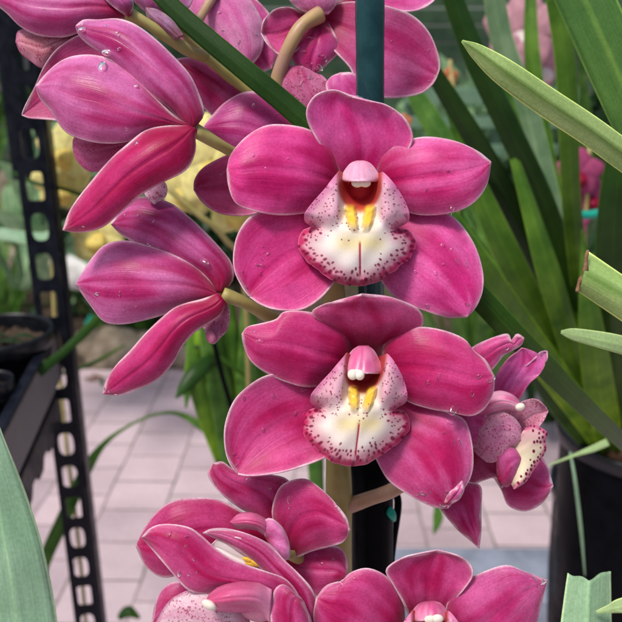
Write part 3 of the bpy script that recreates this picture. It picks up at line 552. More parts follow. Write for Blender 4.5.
# --- flower 10 : bottom left, tilted
D = .304
f10 = flower([(340, 560, .350), (325, 565, .338), (305, 560, .325), (288, 550, .314)], [.003, .003, .003, .0034], 'stem', 'flower looking down to the left below the lower front one, yellow patch showing in its folded lip')
d10 = []
P10 = (.48, .016, .115)
addp(d10, petal('sepal', f10, D+.010, [(272, 540), (256, 518), (240, 508), (224, 496), (213, 484), (208, 473)], [(292, 535), (296, 500), (288, 480), (271, 475), (250, 474), (234, 470), (223, 462)], (214, 463), z=(-4, 0, 3, 2), cup=-4, main=P10))
addp(d10, petal('sepal', f10, D+.014, [(285, 548), (310, 545), (335, 546), (344, 552), (348, 565)], [(285, 575), (300, 592), (318, 596), (328, 592), (340, 585)], (347, 577), z=(-4, 0, 3, 2), cup=-3, main=(.46, .022, .12)))
addp(d10, petal('petal', f10, D+.002, [(286, 552), (278, 534), (272, 512), (278, 490), (289, 481), (306, 479), (321, 489), (335, 503), (346, 517)], [(292, 557), (300, 556), (312, 551), (328, 547), (343, 542)], (350, 530), z=(-9, -2, 5, 6), cup=-3, main=P10, hi=(.58, .07, .22)))
addp(d10, petal('petal', f10, D+.006, [(268, 530), (245, 514), (218, 500), (190, 498), (169, 503), (155, 514), (144, 528)], [(275, 556), (240, 560), (205, 562), (180, 574), (162, 577), (146, 566)], (136, 546), z=(-4, 2, 5, 0), cup=-6, main=P10, hi=(.58, .07, .22)))
addp(d10, petal('petal', f10, D-.009, [(322, 650), (319, 612), (312, 589), (298, 573), (284, 560), (270, 545), (250, 535), (228, 529), (212, 529)], [(296, 650), (288, 604), (275, 584), (264, 572), (252, 560), (239, 551), (222, 541)], (203, 533), z=(-2, 3, 3.5, 3, 0), cup=-2.5, main=(.50, .03, .14), hi=(.64, .16, .33), deepu=.3, nu=60))
# open edge of the lip: white and yellow
petal('lip', f10, D-.006, [(276, 552), (258, 545), (240, 538), (222, 536)], [(280, 592), (262, 590), (243, 582), (226, 570)], (210, 546), z=(0, 2, 2, 0), cup=3, main=(.90, .80, .80), deep=(.9, .8, .78), deepu=.2, rim=(.8, .5, .6), mat='lip', hi=(.92, .86, .86), label='white inside of the lip with a yellow patch')
petal('column', f10, D-.004, [(276, 530), (266, 519), (252, 513), (239, 514)], [(272, 544), (260, 532), (247, 529), (236, 528)], (230, 522), z=(-2, 4, 5, 1), cup=-6, main=(.56, .06, .19), hi=(.7, .2, .38), deep=(.62, .16, .32), mat='cap', rim=(.5, .05, .16), rimw=.8)
petal('lip', f10, D-.004, [(264, 535), (262, 524), (270, 518), (282, 527), (288, 540)], [(270, 545), (276, 556), (284, 560), (289, 558)], (290, 550), z=(0, 3, 3, 0), cup=-3, main=(.62, .16, .32), mat='petal', nu=24, nv=17)

blob('callus', f10, 0, 0, D-.0095, 1, 1, 1, 'lip', col=(.92, .56, .07), parts=[(248, 560, 0, 6, 2.6, 1.0, 22), (255, 563, 0, 6.5, 3.0, 1.0, 30), (251, 564, -.3, 6, 2.6, .9, 15)])
# --- flower 11 : bottom left, cut by the lower edge
D = .286
f11 = flower([(338, 680, .352), (325, 668, .335), (312, 650, .315), (300, 640, .300)], [.003, .003, .003, .0034], 'stem', 'lowest flower on the left, cut by the bottom edge, a broad sepal arching over its white-tipped column')
d11 = []
addp(d11, petal('petal', f11, D+.010, [(260, 640), (220, 600), (195, 585), (178, 581), (164, 588), (156, 602)], [(250, 680), (210, 680), (175, 665), (158, 645)], (152, 622), z=(-4, 0, 3, 2), cup=-4, main=(.46, .03, .13)))
addp(d11, petal('sepal', f11, D, [(310, 650), (312, 622), (302, 600), (287, 580), (268, 572), (250, 566), (232, 559), (216, 549), (203, 537), (188, 527), (165, 524), (151, 528)], [(268, 650), (258, 612), (246, 598), (225, 592), (200, 593), (187, 589), (175, 576), (163, 562), (152, 549)], (142, 537), z=(-8, 1, 6, 7, 2), cup=-4, main=P10, hi=(.60, .09, .25), deepu=.3, ripple=1.0))
addp(d11, petal('petal', f11, D-.006, [(276, 660), (271, 625), (272, 600), (276, 588), (284, 585), (294, 592)], [(305, 665), (312, 640), (309, 618), (305, 605)], (301, 598), z=(-3, 3, 3, 0), cup=-3, main=(.46, .022, .12), rim=(.86, .6, .7), rimw=3))
addp(d11, petal('lip', f11, D-.002, [(255, 640), (240, 595), (222, 586), (200, 587), (182, 593), (168, 603)], [(250, 690), (215, 690), (180, 680), (160, 655)], (154, 626), z=(-4, 1, 3, 0), cup=-5, main=(.80, .50, .62), deep=(.70, .2, .38), hi=(.86, .70, .76), mat='mott', rim=(.62, .2, .36), rimw=5))
blob('column', f11, 0, 0, D-.006, 1, 1, 1, 'cap', col=capcol((.56, .05, .17), (.66, .26, .38)), parts=[(258, 606, -5, 20, 16, 6, 10)])
petal('column', f11, D-.009, [(272, 590), (258, 583), (240, 582), (222, 586), (211, 593)], [(270, 622), (256, 613), (238, 612), (220, 611)], (205, 602), z=(-1, 5, 7, 2), cup=-10, main=(.55, .04, .16), hi=(.70, .18, .36), deep=(.66, .24, .40), mat='cap', rim=(.52, .05, .16), rimw=.8)
blob('anther', f11, 0, 0, D-.011, 1, 1, 1, 'anther', parts=[(209, 605, 2, 8, 5.0, 2.4, 28)])

# --- flower 12 : bottom centre
D = .292
f12 = flower([(340, 700, .358), (370, 690, .338), (405, 665, .320), (428, 638, .308)], [.003, .003, .003, .0034], 'stem', 'lowest flower right of the stem, only its three upper segments and the top of its column in view')
d12 = []
addp(d12, petal('sepal', f12, D+.007, [(418, 635), (403, 603), (393, 585), (386, 570), (402, 558), (421, 553)], [(442, 635), (452, 605), (464, 590), (473, 576), (471, 565), (461, 557), (450, 553)], (437, 550), z=(-8, 0, 5, 7), cup=5, main=(.50, .02, .13), deep=(.34, .006, .05)))
addp(d12, petal('petal', f12, D, [(405, 640), (404, 606), (399, 591), (385, 575), (367, 568), (350, 573), (343, 580), (326, 586)], [(402, 660), (375, 672), (345, 668), (322, 645), (314, 620)], (316, 599), z=(-10, 1, 5, 2), cup=-4, main=(.50, .02, .13), deep=(.34, .006, .05)))
addp(d12, petal('petal', f12, D, [(442, 640), (447, 604), (456, 590), (469, 579), (485, 571), (506, 565), (523, 571), (536, 576)], [(446, 662), (470, 672), (505, 664), (530, 640), (541, 605)], (547, 580), z=(-10, 0, 5, 2), cup=-4, main=(.54, .045, .19), hi=(.64, .14, .33)))
t12 = lambda x, y: (430+(x-360)*.82, 610+(y-171)*.9)
front_lip(f12, D-.004, t12, 21, nu=120, nv=110)
hood(f12, D-.002, 0, [(425, 602), (418, 605), (413, 611), (411, 617), (414, 621), (421, 620)], [(434, 601), (441, 604), (446, 610), (448, 616), (446, 620), (439, 619.5)], (430, 620), (.62, .09, .26), (.76, .28, .46), (.8, .4, .55))
blob('anther', f12, 0, 0, D, 1, 1, 1, 'anther', parts=[(430, 619.5, 10.5, 6, 4.4, 1.6, 0), (437.5, 618.8, 10.5, 6, 4.6, 1.6, 0)])

# water drops lying on the petals
dm = None
def drop(parent, c, n, r, fl, squash=1.0):
    global dm
    if dm is None:
        vs = []; fs = []
        for i in range(9):
            th = math.pi*i/8
            for j in range(14):
                ph = 2*math.pi*j/14; vs.append((math.sin(th)*math.cos(ph), math.sin(th)*math.sin(ph), math.cos(th)))
        for i in range(8):
            for j in range(14): fs.append((i*14+j, i*14+(j+1) % 14, (i+1)*14+(j+1) % 14, (i+1)*14+j))
        dm = bpy.data.meshes.new('water_drop'); dm.from_pydata(vs, [], fs); dm.materials.append(M['drop'])
        dm.polygons.foreach_set('use_smooth', [True]*len(dm.polygons))
    o = bpy.data.objects.new('water_drop', dm); link(o, parent, c)
    q = Vector(n).to_track_quat('Z', 'Y'); o.rotation_mode = 'QUATERNION'; o.rotation_quaternion = q @ Matrix.Rotation(random.random()*6.28, 4, 'Z').to_quaternion()
    o.scale = (r, r*squash, r*fl)
def wet(parent, X, k, rmin=.00025, rmax=.0009, ur=(.3, .9)):
    nu, nv = X.shape[:2]
    cu, cv = random.uniform(*ur), random.uniform(-.5, .5)
    for _ in range(k):
        if random.random() < .3: cu, cv = random.uniform(*ur), random.uniform(-.6, .6)
        i = int(np.clip((cu+random.gauss(0, .07))*nu, 3, nu-4)); j = int(np.clip((cv+random.gauss(0, .15))*.5*nv+nv/2, 3, nv-4))
        a = X[i+1, j]-X[i-1, j]; b_ = X[i, j+1]-X[i, j-1]; n = np.cross(a, b_); n /= np.linalg.norm(n)+1e-12
        if np.dot(n, CAM-X[i, j]) < 0: n = -n
        drop(parent, X[i, j]+n*.0004, n, random.uniform(rmin, rmax)*(1.3 if random.random() < .15 else 1), random.uniform(.35, .6), random.uniform(1, 2.4))
for fo, lst, ks in ((f1, d1, (2, 2, 1, 6, 7)), (f2, d2, (2, 5, 0, 5, 9)), (f3, d3, (4, 3, 2)), (f4, d4, (0, 0, 3, 1, 1)), (f6, d6, (4,)), (f7, d7, (0, 1, 1, 5)), (f8, d8, (1, 3, 5, 1)), (f9, d9, (1, 0)), (f10, d10, (2, 1, 3)), (f11, d11, (0, 5)), (f12, d12, (0, 1, 3))):
    for X, k in zip(lst, ks): wet(fo, X, int(k*1.7+.5))
def dropat(fo, X, px, py, r, fl=.5, sq=1.3):
    g = X.reshape(-1, 3)-CAM; d = g@AF; sx = g[:, 0]/d*FPX+311; sy = -(g@AU)/d*FPX+311
    k = int(np.argmin((sx-px)**2+(sy-py)**2)); n = -AF+.5*AU
    drop(fo, X.reshape(-1, 3)[k]-AF*.0006, n/np.linalg.norm(n), r, fl, sq)
dropat(f4, d4[3], 101, 68, .0019, .45, 1.6); dropat(f4, d4[2], 108, 52, .0021, .4, 1.4); dropat(f4, d4[2], 82, 30, .0014); dropat(f4, d4[3], 134, 87, .0009)
dropat(f1, d1[4], 452, 213, .001); dropat(f1, d1[1], 452, 207, .0012); dropat(f2, d2[1], 453, 408, .0017, .4, 2.0); dropat(f3, d3[0], 206, 262, .0013, .4, 2)

# ================================================================== stake, ties
st = tube('plant_stake', [P(370, -90, .293), P(370, 90, .317), P(371, 300, .350), P(372, 440, .371)], [.0060]*4, 'stake', None, n=20, seg=60, wob=.008)
tag(st, 'smooth dark teal plant stake rising behind the flowers to the top edge', 'stake')
bp = tube('support_post', [P(371, 425, .368), P(372, 540, .385), P(373, 900, .45)], [.0108]*3, 'black', None, n=16, seg=12)
tag(bp, 'black post behind the green stem under the lower front flower', 'post')
cl = tube('plant_clip', [P(387, 508, .375), P(391, 513, .372), P(394, 520, .375)], [.0016, .0024, .0012], 'teal', None, n=10, seg=10)
tag(cl, 'small shiny teal plant clip on the black post', 'clip')
bl_ = tube('black_wire', [P(386, 480, .41), P(393, 492, .405), P(398, 505, .402), P(391, 560, .41), P(388, 640, .43)], [.0022]*5, 'black', None, n=8, seg=30)
tag(bl_, 'thin black wire hanging beside the black post below the front flowers', 'wire')

# ================================================================== strap leaves
def strap(name, pts, w, mat, parent=None, fold=.25, roll=0, n=46, m=9, org=None, cut=False, thick=.0006, label=None, tag_=None, rollend=None):
    """pts: (px,py,depth) survey points along the midrib, w: widths (px at that depth)"""
    c3 = np.array([P(*q) for q in pts]); wm = np.array([ww*q[2]/FPX for ww, q in zip(w, pts)])
    idx = catmull(np.hstack([np.array(pts)[:, :2], c3, wm[:, None]]), n)
    c = idx[:, 2:5]; W = np.maximum(idx[:, 5], 1e-5)
    t = np.gradient(c, axis=0); t /= np.linalg.norm(t, axis=1)[:, None]
    vs = []; uv = []
    for i in range(n):
        vd = c[i]-CAM; vd /= np.linalg.norm(vd)
        s = np.cross(t[i], vd); s /= np.linalg.norm(s); nn = np.cross(s, t[i])
        ro = rad(roll if rollend is None else roll+(rollend-roll)*i/(n-1))
        s2 = s*math.cos(ro)+nn*math.sin(ro); n2 = -s*math.sin(ro)+nn*math.cos(ro)
        for j in range(m):
            a = -1+2*j/(m-1); k = i/(n-1)
            vs.append(c[i]+s2*a*W[i]/2+n2*(fold*abs(a)**.9*W[i]/2 + .02*W[i]*math.sin(k*19+a))); uv.append((k*3, a/2+.5))
    o = mesh(name, vs, grid_faces(n, m), M[mat], parent, org=org if org is not None else c[-1], uv=uv, solid=thick)
    if label: o['label'] = label
    if tag_: tag(o, *tag_)
    return o
# --- the big potted plant on the right
PB = P(618, 452, .90)
rp_ = empty('potted_plant', P(642, 640, .93), 'tall strap-leaved orchid plant in a black pot at the right edge', 'potted plant')
def potshape(c, r0, r1, h, parent, mat='black', name='pot', n=48, tag_=None):
    rp2 = [(r0*.97, -.0195), (r0*1.0, -.019), (r0*1.018, -.015), (r0*1.018, -.003), (r0*1.0, 0), (r0*.968, 0), (r0*.957, -.003), (r0*.957, -.0195)]
    rv = [c+np.array([r*math.cos(a), r*math.sin(a), z]) for r, z in rp2 for a in np.linspace(0, 2*math.pi, 64, endpoint=False)]
    mesh('pot_rim', rv, [(i*64+k, i*64+(k+1) % 64, (i+1)*64+(k+1) % 64, (i+1)*64+k) for i in range(len(rp2)-1) for k in range(64)], M['rimblack'], parent)
    prof = [(r1*.98, -h), (r1+(r0-r1)*.4, -h*.6), (r0*.955, -.022), (r0*.96, -.016), (r0*.945, -.012), (r0*.93, -.03), (r0*.88, -h*.5)]
    vs = [c+np.array([r*math.cos(a), r*math.sin(a), z]) for r, z in prof for a in np.linspace(0, 2*math.pi, n, endpoint=False)]
    f = [(i*n+k, i*n+(k+1) % n, (i+1)*n+(k+1) % n, (i+1)*n+k) for i in range(len(prof)-1) for k in range(n)]
    vs.append(c+np.array([0, 0, -h])); f += [(len(vs)-1, (k+1) % n, k) for k in range(n)]
    o = mesh(name, vs, f, M[mat], parent, org=c+np.array([0, 0, -h]) if parent is None else None)
    return o
def mulch(c, r, parent, name, mat, amp=.006, n=30):
    vs = [c]; f = []
    rg = np.random.RandomState(3); rings = 12
    for i in range(1, rings+1):
        for k in range(n):
            a = 2*math.pi*k/n; vs.append(c+np.array([r*i/rings*math.cos(a), r*i/rings*math.sin(a), rg.normal(0, amp)*(i < rings)]))
    for k in range(n): f.append((0, 1+k, 1+(k+1) % n))
    for i in range(rings-1):
        for k in range(n): f.append((1+i*n+k, 1+(i+1)*n+k, 1+(i+1)*n+(k+1) % n, 1+i*n+(k+1) % n))
    return mesh(name, vs, f, M[mat], parent, smooth=False)
PC = P(646, 428, .92)
potshape(PC, .103, .085, .26, rp_)
mulch(PC+np.array([0, 0, -.022]), .094, rp_, 'bark_mulch', 'bark')
# leaves (tip ... base)
LV = [
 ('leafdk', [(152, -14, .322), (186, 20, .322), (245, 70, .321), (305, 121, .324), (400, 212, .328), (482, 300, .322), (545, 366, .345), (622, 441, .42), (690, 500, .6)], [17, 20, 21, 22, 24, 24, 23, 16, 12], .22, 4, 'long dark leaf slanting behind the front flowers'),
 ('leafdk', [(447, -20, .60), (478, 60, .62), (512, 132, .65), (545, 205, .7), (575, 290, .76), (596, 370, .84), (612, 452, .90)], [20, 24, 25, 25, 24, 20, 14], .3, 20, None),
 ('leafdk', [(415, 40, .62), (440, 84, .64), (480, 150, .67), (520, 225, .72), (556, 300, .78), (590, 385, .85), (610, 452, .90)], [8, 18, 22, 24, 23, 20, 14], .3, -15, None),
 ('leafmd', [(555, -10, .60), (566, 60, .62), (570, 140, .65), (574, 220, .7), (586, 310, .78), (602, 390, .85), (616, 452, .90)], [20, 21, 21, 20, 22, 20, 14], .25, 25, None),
 ('leafbl', [(492, -20, .74), (502, 40, .76), (526, 110, .78), (546, 190, .8), (566, 280, .83), (592, 370, .87), (612, 450, .91)], [20, 22, 24, 24, 22, 18, 12], .25, 0, None),
 ('leafmd', [(395, 110, .58), (430, 195, .58), (478, 270, .60), (515, 322, .66), (555, 375, .74), (590, 425, .84), (606, 455, .90)], [6, 28, 36, 34, 30, 24, 14], .2, 10, None),
 ('leafbg', [(500, 60, .7), (520, 150, .72), (545, 260, .76), (570, 350, .82), (600, 450, .9)], [1, 18, 24, 24, 16], .25, 10, None),
 ('leafmd', [(440, 90, .68), (495, 228, .7), (535, 310, .75), (570, 378, .82), (604, 452, .9)], [2, 24, 26, 24, 16], .3, -10, None),
 ('leafmd', [(500, 110, .66), (544, 250, .68), (568, 330, .73), (590, 395, .8), (612, 455, .9)], [2, 24, 26, 26, 20], .35, 30, None),
 ('leafdk', [(625, 120, .6), (616, 200, .62), (612, 290, .68), (612, 370, .78), (618, 452, .9)], [20, 32, 34, 32, 22], .25, 0, None),
 ('leafmd', [(582, 230, .66), (592, 330, .7), (602, 400, .78), (614, 456, .9)], [1, 24, 30, 24], .3, 10, None),
 ('leafmd', [(640, 280, .7), (632, 350, .76), (626, 452, .9)], [26, 32, 26], .3, 0, None),
 ('leafdk', [(520, 340, .72), (545, 385, .76), (575, 425, .84), (602, 458, .92)], [1, 20, 22, 14], .3, 0, None),
]
for mt, pts, w, fo, ro, lb in LV: strap('leaf', pts, w, mt, rp_, fo, ro, label=lb)
strap('leaf', [(396, 60, .85), (425, 110, .85), (462, 170, .85), (500, 250, .87), (560, 380, .9), (610, 452, .93)], [4, 20, 20, 20, 18, 10], 'leafbg', rp_, .3, 10)
strap('leaf', [(530, -20, .8), (532, 60, .8), (548, 170, .82), (575, 300, .86), (612, 452, .93)], [10, 16, 18, 18, 10], 'leafmd', rp_, .3, -15)
# second pot, lower and left
p2 = empty('plant_pot', P(590, 600, 1.02), 'empty black plastic pot half hidden under the rim of the big one', 'pot')
potshape(P(636, 486, 1.0), .108, .092, .24, p2)
# near leaves reaching in from the right (their plants stand outside the frame)
G = 'cut or arching leaves reaching in from the right'
strap('orchid_leaf', [(462, 41, .30), (478, 52, .302), (505, 72, .305), (545, 100, .312), (590, 130, .322), (640, 166, .335), (700, 205, .35)], [2, 15, 25, 28, 28, 28, 26], 'leafbr', None, .42, 8, n=60, tag_=('bright green pointed leaf reaching in from the right above the widest flower', 'leaf', G))
strap('orchid_leaf', [(556, -60, .37), (585, 0, .37), (612, 60, .37), (648, 140, .375), (690, 240, .39)], [50, 52, 52, 50, 44], 'leafcr', None, .12, 0, tag_=('broad green leaf with pale midrib crossing the top right corner', 'leaf', G))
strap('orchid_leaf', [(561, 332, .36), (572, 334, .36), (592, 338, .36), (622, 345, .36), (670, 360, .37)], [3, 11, 15, 18, 18], 'leafpl', None, .2, 0, tag_=('thin pale leaf tip poking in at the right edge, halfway down', 'leaf', G))
strap('orchid_leaf', [(547, 466, .62), (575, 455, .62), (592, 449, .62), (608, 442, .62)], [1, 3, 6, 7], 'leafpl', None, .1, 0, tag_=('tiny pale green leaf sliver in front of the black pot rim', 'leaf', G))
strap('dry_leaf', [(570, 452, .7), (575, 480, .7), (581, 530, .72), (585, 576, .74)], [2, 3, 3, 1], 'leafgy', None, .1, 0, tag_=('thread-thin dry leaf hanging down the side of the black pot', 'leaf'))
# folded leaf with a brown cut end
def cutleaf():
    r = empty('cut_leaf', P(640, 310, .33), 'light green folded leaf with a brown cut end at the right edge', 'leaf', G)
    n = 30; m = 13; vs = []; uv = []
    for i in range(n):
        k = i/(n-1); a = np.array([588+k*90, 251+k*62]); b_ = np.array([579+k*95, 291+k*65]); mm = np.array([583.5+k*92, 274+k*50])
        for j in range(m):
            s = j/(m-1)
            q = a*(1-s)*(1-2*s)+mm*4*s*(1-s)+b_*s*(2*s-1); d = .315-.006*math.sin(s*math.pi)*(1+.3*k)+(.004 if s < .45 else 0)*math.sin(s*6)
            vs.append(P(q[0], q[1], d)); uv.append((k, s))
    mesh('leaf_blade', vs, grid_faces(n, m), M['leafbr'], r, uv=uv, solid=.0012)
    e = catmull([(588, 250), (586, 258), (585.5, 267), (583, 276), (579, 284), (577, 292)], 16)
    tube('cut_edge', [P(x, y, .3115) for x, y in e[::3]], [.0005, .0008, .0009, .0010, .0009, .0006], 'cut', r, n=8, seg=24, wob=.2)
cutleaf()
M['leafnt'] = leaf_material('leaf_notched', (.24, .42, .25), (.34, .52, .33), .42, .2)
# V-notched pale leaf bottom right
def notched():
    n = 40; m = 25; vs = []; uv = []
    for i in range(n):
        k = i/(n-1)
        for j in range(m):
            s = j/(m-1)
            top = 573+(7*s/.5 if s < .5 else 7-(s-.5)/.5*10) + 1.2*math.sin(s*14)
            xt = 568+s*42; xb = 552+s*60; yb = 700
            x = xt+(xb-xt)*k**.9; y = top+(yb-top)*k
            vs.append(P(x, y, .262+.006*abs(s-.5)*2-.01*k)); uv.append((k*2, s))
    o = mesh('notched_leaf', vs, grid_faces(n, m), M['leafnt'], None, org=P(580, 690, .26), uv=uv, solid=.0008)
    tag(o, 'pale green leaf cut off with a V notch at the bottom right', 'leaf')
notched()
strap('orchid_leaf', [(596, 612, .258), (610, 609, .256), (622, 606, .254), (660, 600, .25)], [2, 8, 14, 22], 'leafpl', None, .2, -20, tag_=('pale leaf tip in the bottom right corner in front of the notched leaf', 'leaf', G))
strap('orchid_leaf', [(-18, 400, .262), (-14, 450, .258), (0, 520, .252), (12, 590, .248), (22, 690, .244)], [14, 40, 62, 74, 84], 'leafgy', None, .14, 0, n=60, tag_=('broad grey-green leaf cropped by the bottom left corner', 'leaf'))

# ================================================================== rack with slotted post (left)
rk = empty('slotted_rack', P(88, 622, 1.02)*np.array([1, 1, 0]), 'black metal rack with slotted upright posts at the left edge', 'rack')
base = P(72, 450, 1.02); ang = rad(10)
ex = np.array([math.cos(ang), math.sin(ang), 0]); ey = np.array([-math.sin(ang), math.cos(ang), 0])
def post(px, py, d, w, name='post'):
    bpnt = P(px, py, d); c0 = np.array([bpnt[0], bpnt[1], 0.])
    pitch = .050; vs = []; f = []; z = 0.02; kk = 0
    while z < 1.62:
        hw = w/2; sw = w*.27; sh = pitch*.345
        out = []; inn = []
        N_ = 32; kind = kk % 3
        for k in range(N_):
            a = 2*math.pi*k/N_+math.pi/4; ca, sa = math.cos(a), math.sin(a); mx = max(abs(ca), abs(sa)); out.append((hw*ca/mx, pitch/2*sa/mx))
            pw = 3.0 if kind else 9.0
            r = (abs(ca)**pw+abs(sa)**pw)**(-1/pw); x, y = sw*r*ca, sh*r*sa
            if kind == 1 and x < 0: x = max(-sw, x*1.25); 
            inn.append((x, y))
        o0 = len(vs)
        for (x, y) in out+inn: vs.append(c0+ex*x+np.array([0, 0, z+pitch/2+y]))
        f += [(o0+k, o0+(k+1) % N_, o0+N_+(k+1) % N_, o0+N_+k) for k in range(N_)]
        z += pitch; kk += 1
    o = mesh(name, vs, f, M['metal'], rk, smooth=False, solid=.003)
    # return flange at the right
    v2 = []
    for (a, b_) in ((w/2, .0018), (w/2+.0035, .0018), (w/2+.0035, .038), (w/2, .038)):
        for zz in (0, 1.64): v2.append(c0+ex*a+ey*b_+np.array([0, 0, zz]))
    q = [(0, 2, 3, 1), (2, 4, 5, 3), (4, 6, 7, 5), (6, 0, 1, 7), (1, 3, 5, 7), (0, 6, 4, 2)]
    mesh('post_flange', v2, q, M['metal'], o, smooth=False)
    return c0
c0 = post(67, 450, 1.02, .036)
def bar(name, a, b_, w, h, mat, parent, up=np.array([0, 0, 1.]), bevel=.0015):
    a = np.array(a); b_ = np.array(b_); t = b_-a; t /= np.linalg.norm(t); s = np.cross(t, up); s /= np.linalg.norm(s); u2 = np.cross(s, t)
    vs = [q+s*i*w/2+u2*j*h/2 for q in (a, b_) for i, j in ((-1, -1), (1, -1), (1, 1), (-1, 1))]
    return mesh(name, vs, [(0, 1, 2, 3), (7, 6, 5, 4), (0, 4, 5, 1), (1, 5, 6, 2), (2, 6, 7, 3), (3, 7, 4, 0)], M[mat], parent, smooth=False, bevel=bevel)
dirv = P(205, 50, 1.)-CAM; dirv[2] = 0; dirv /= np.linalg.norm(dirv)
side = np.array([-dirv[1], dirv[0], 0])*1.0        # towards the left
A0 = P(56, 326, .98)                                # far corner of the tray rim
A1 = A0-dirv*.62
# shelf rail with toothed underside, below the tray
R0 = P(60, 398, 1.0); R1 = R0-dirv*.62
def toothed():
    n = 60; vs = []; f = []
    for i in range(n):
        p = R0+(R1-R0)*i/(n-1); tz = .022 if (i//3) % 2 else .034
        for off in (0, .004):
            vs += [p+side*off+np.array([0, 0, .012]), p+side*off+np.array([0, 0, -tz])]
    for i in range(n-1):
        a = i*4; b_ = a+4; f += [(a, b_, b_+1, a+1), (a+2, a+3, b_+3, b_+2), (a, a+2, b_+2, b_), (a+1, b_+1, b_+3, a+3)]
    mesh('shelf_rail', vs, f, M['metal'], rk, smooth=False)
    vs = [R0+np.array([0, 0, .010]), R1+np.array([0, 0, .010]), R1+side*.5+np.array([0, 0, .010]), R0+side*.5+np.array([0, 0, .010])]
    mesh('shelf', vs, [(0, 1, 2, 3)], M['metal'], rk, smooth=False, solid=.006)
toothed()
# upper shelf stub at the top left
U0 = P(26, 62, 1.2); bar('shelf_bracket', U0, U0+np.array([-.3, -.02, 0]), .03, .022, 'greypl', rk)
for k in range(4): bar('shelf_slat', P(20-k*9, 70, 1.2), P(26-k*9, 92, 1.2), .009, .004, 'greypl', rk)
bar('post', P(8, 40, 1.16)*np.array([1, 1, 0])+np.array([0, 0, 1.2]), P(8, 40, 1.16)*np.array([1, 1, 0])+np.array([0, 0, 1.62]), .03, .03, 'metal', rk, up=np.array([0, 1., 0]))
# tray
tr = empty('nursery_tray', A0-dirv*.3+side*.15-np.array([0, 0, .10]), 'black nursery tray with a grey side wall holding empty pots on the rack', 'tray')
H = np.array([0, 0, 1.])
def wall(p, q, nm, mt):
    bar(nm, p-H*.034, q-H*.034, .004, .066, mt, tr, bevel=0)
wall(A0, A1, 'tray_wall', 'greypl'); wall(A0+side*.38, A1+side*.38, 'tray_wall', 'black'); wall(A0-dirv*.002, A0-dirv*.002+side*.38, 'tray_wall', 'black')
for p, q in ((A0, A1), (A0, A0+side*.38), (A0+side*.38, A1+side*.38)): bar('tray_rim', p, q, .012, .006, 'metal', tr)
mesh('tray_floor', [A0-H*.066, A1-H*.066, A1+side*.38-H*.066, A0+side*.38-H*.066], [(0, 1, 2, 3)], M['black'], tr, smooth=False, solid=.003)
q1 = empty('plant_pot', P(-2, 330, .90)-H*.10, 'larger round black pot with greenish water inside, in the tray on the rack', 'pot', 'pots in the tray')
potshape(P(-2, 330, .90), .062, .048, .10, q1); mulch(P(-2, 330, .90)-H*.022, .055, q1, 'wet_compost', 'leafgy' if 0 else 'soil')
for (dx, dy, s) in ((-20, 8, 22), (10, 14, 16), (-6, -2, 14), (24, 2, 12)): 
    strap('fallen_leaf', [(dx-s+0, 336+dy*.4, .893), (dx, 334+dy*.4, .893), (dx+s, 337+dy*.4, .893)], [1, 6, 1], 'leafbd', q1, .1, 50, n=12)
q2 = empty('plant_pot', P(-8, 380, .78)-H*.08, 'smaller black pot cut by the left edge, nearest in the tray', 'pot', 'pots in the tray')
potshape(P(-10, 379, .78), .0225, .018, .08, q2); mulch(P(-10, 379, .78)-H*.02, .02, q2, 'compost', 'soil')

# ================================================================== ground
def sheet(name, x0, x1, y0, y1, z, mat, nx=2, ny=2, kind='structure', f=None):
    xs = np.linspace(x0, x1, nx); ys = np.linspace(y0, y1, ny); X, Y = np.meshgrid(xs, ys, indexing='ij')
    Z = np.full_like(X, z) if f is None else z+f(X, Y)
    o = mesh(name, np.stack([X, Y, Z], -1).reshape(-1, 3), grid_faces(nx, ny, flip=True), M[mat], None, org=(0, (y0+y1)/2, z)); o['kind'] = kind; return o
sheet('ground', -40, 40, -20, 60, -.012, 'soil')
sheet('pavement', -6, 6, -3, 3.2, 0, 'paver')
gb = sheet('garden_bed', -6, 6, 3.2, 9, .0, 'soil', 60, 40, f=lambda x, y: .10*np.sin(x*3)*np.sin(y*2)+.03*np.minimum((y-3.2)*3, 1)*0+.12*np.minimum((y-3.2), 1))
# blue-grey kerb crossing the pavement at the lower right
def boxm(name, x0, x1, y0, y1, z0, z1, mat, parent=None, bevel=.004, org=None):
    vs = [(x, y, z) for z in (z0, z1) for x, y in ((x0, y0), (x1, y0), (x1, y1), (x0, y1))]
    return mesh(name, vs, [(3, 2, 1, 0), (4, 5, 6, 7), (0, 1, 5, 4), (1, 2, 6, 5), (2, 3, 7, 6), (3, 0, 4, 7)], M[mat], parent, smooth=False, bevel=bevel, org=org)
k_ = boxm('kerb', .02, 2.5, 1.53, 1.745, .004, .10, 'kerb', bevel=.006); k_['kind'] = 'structure'

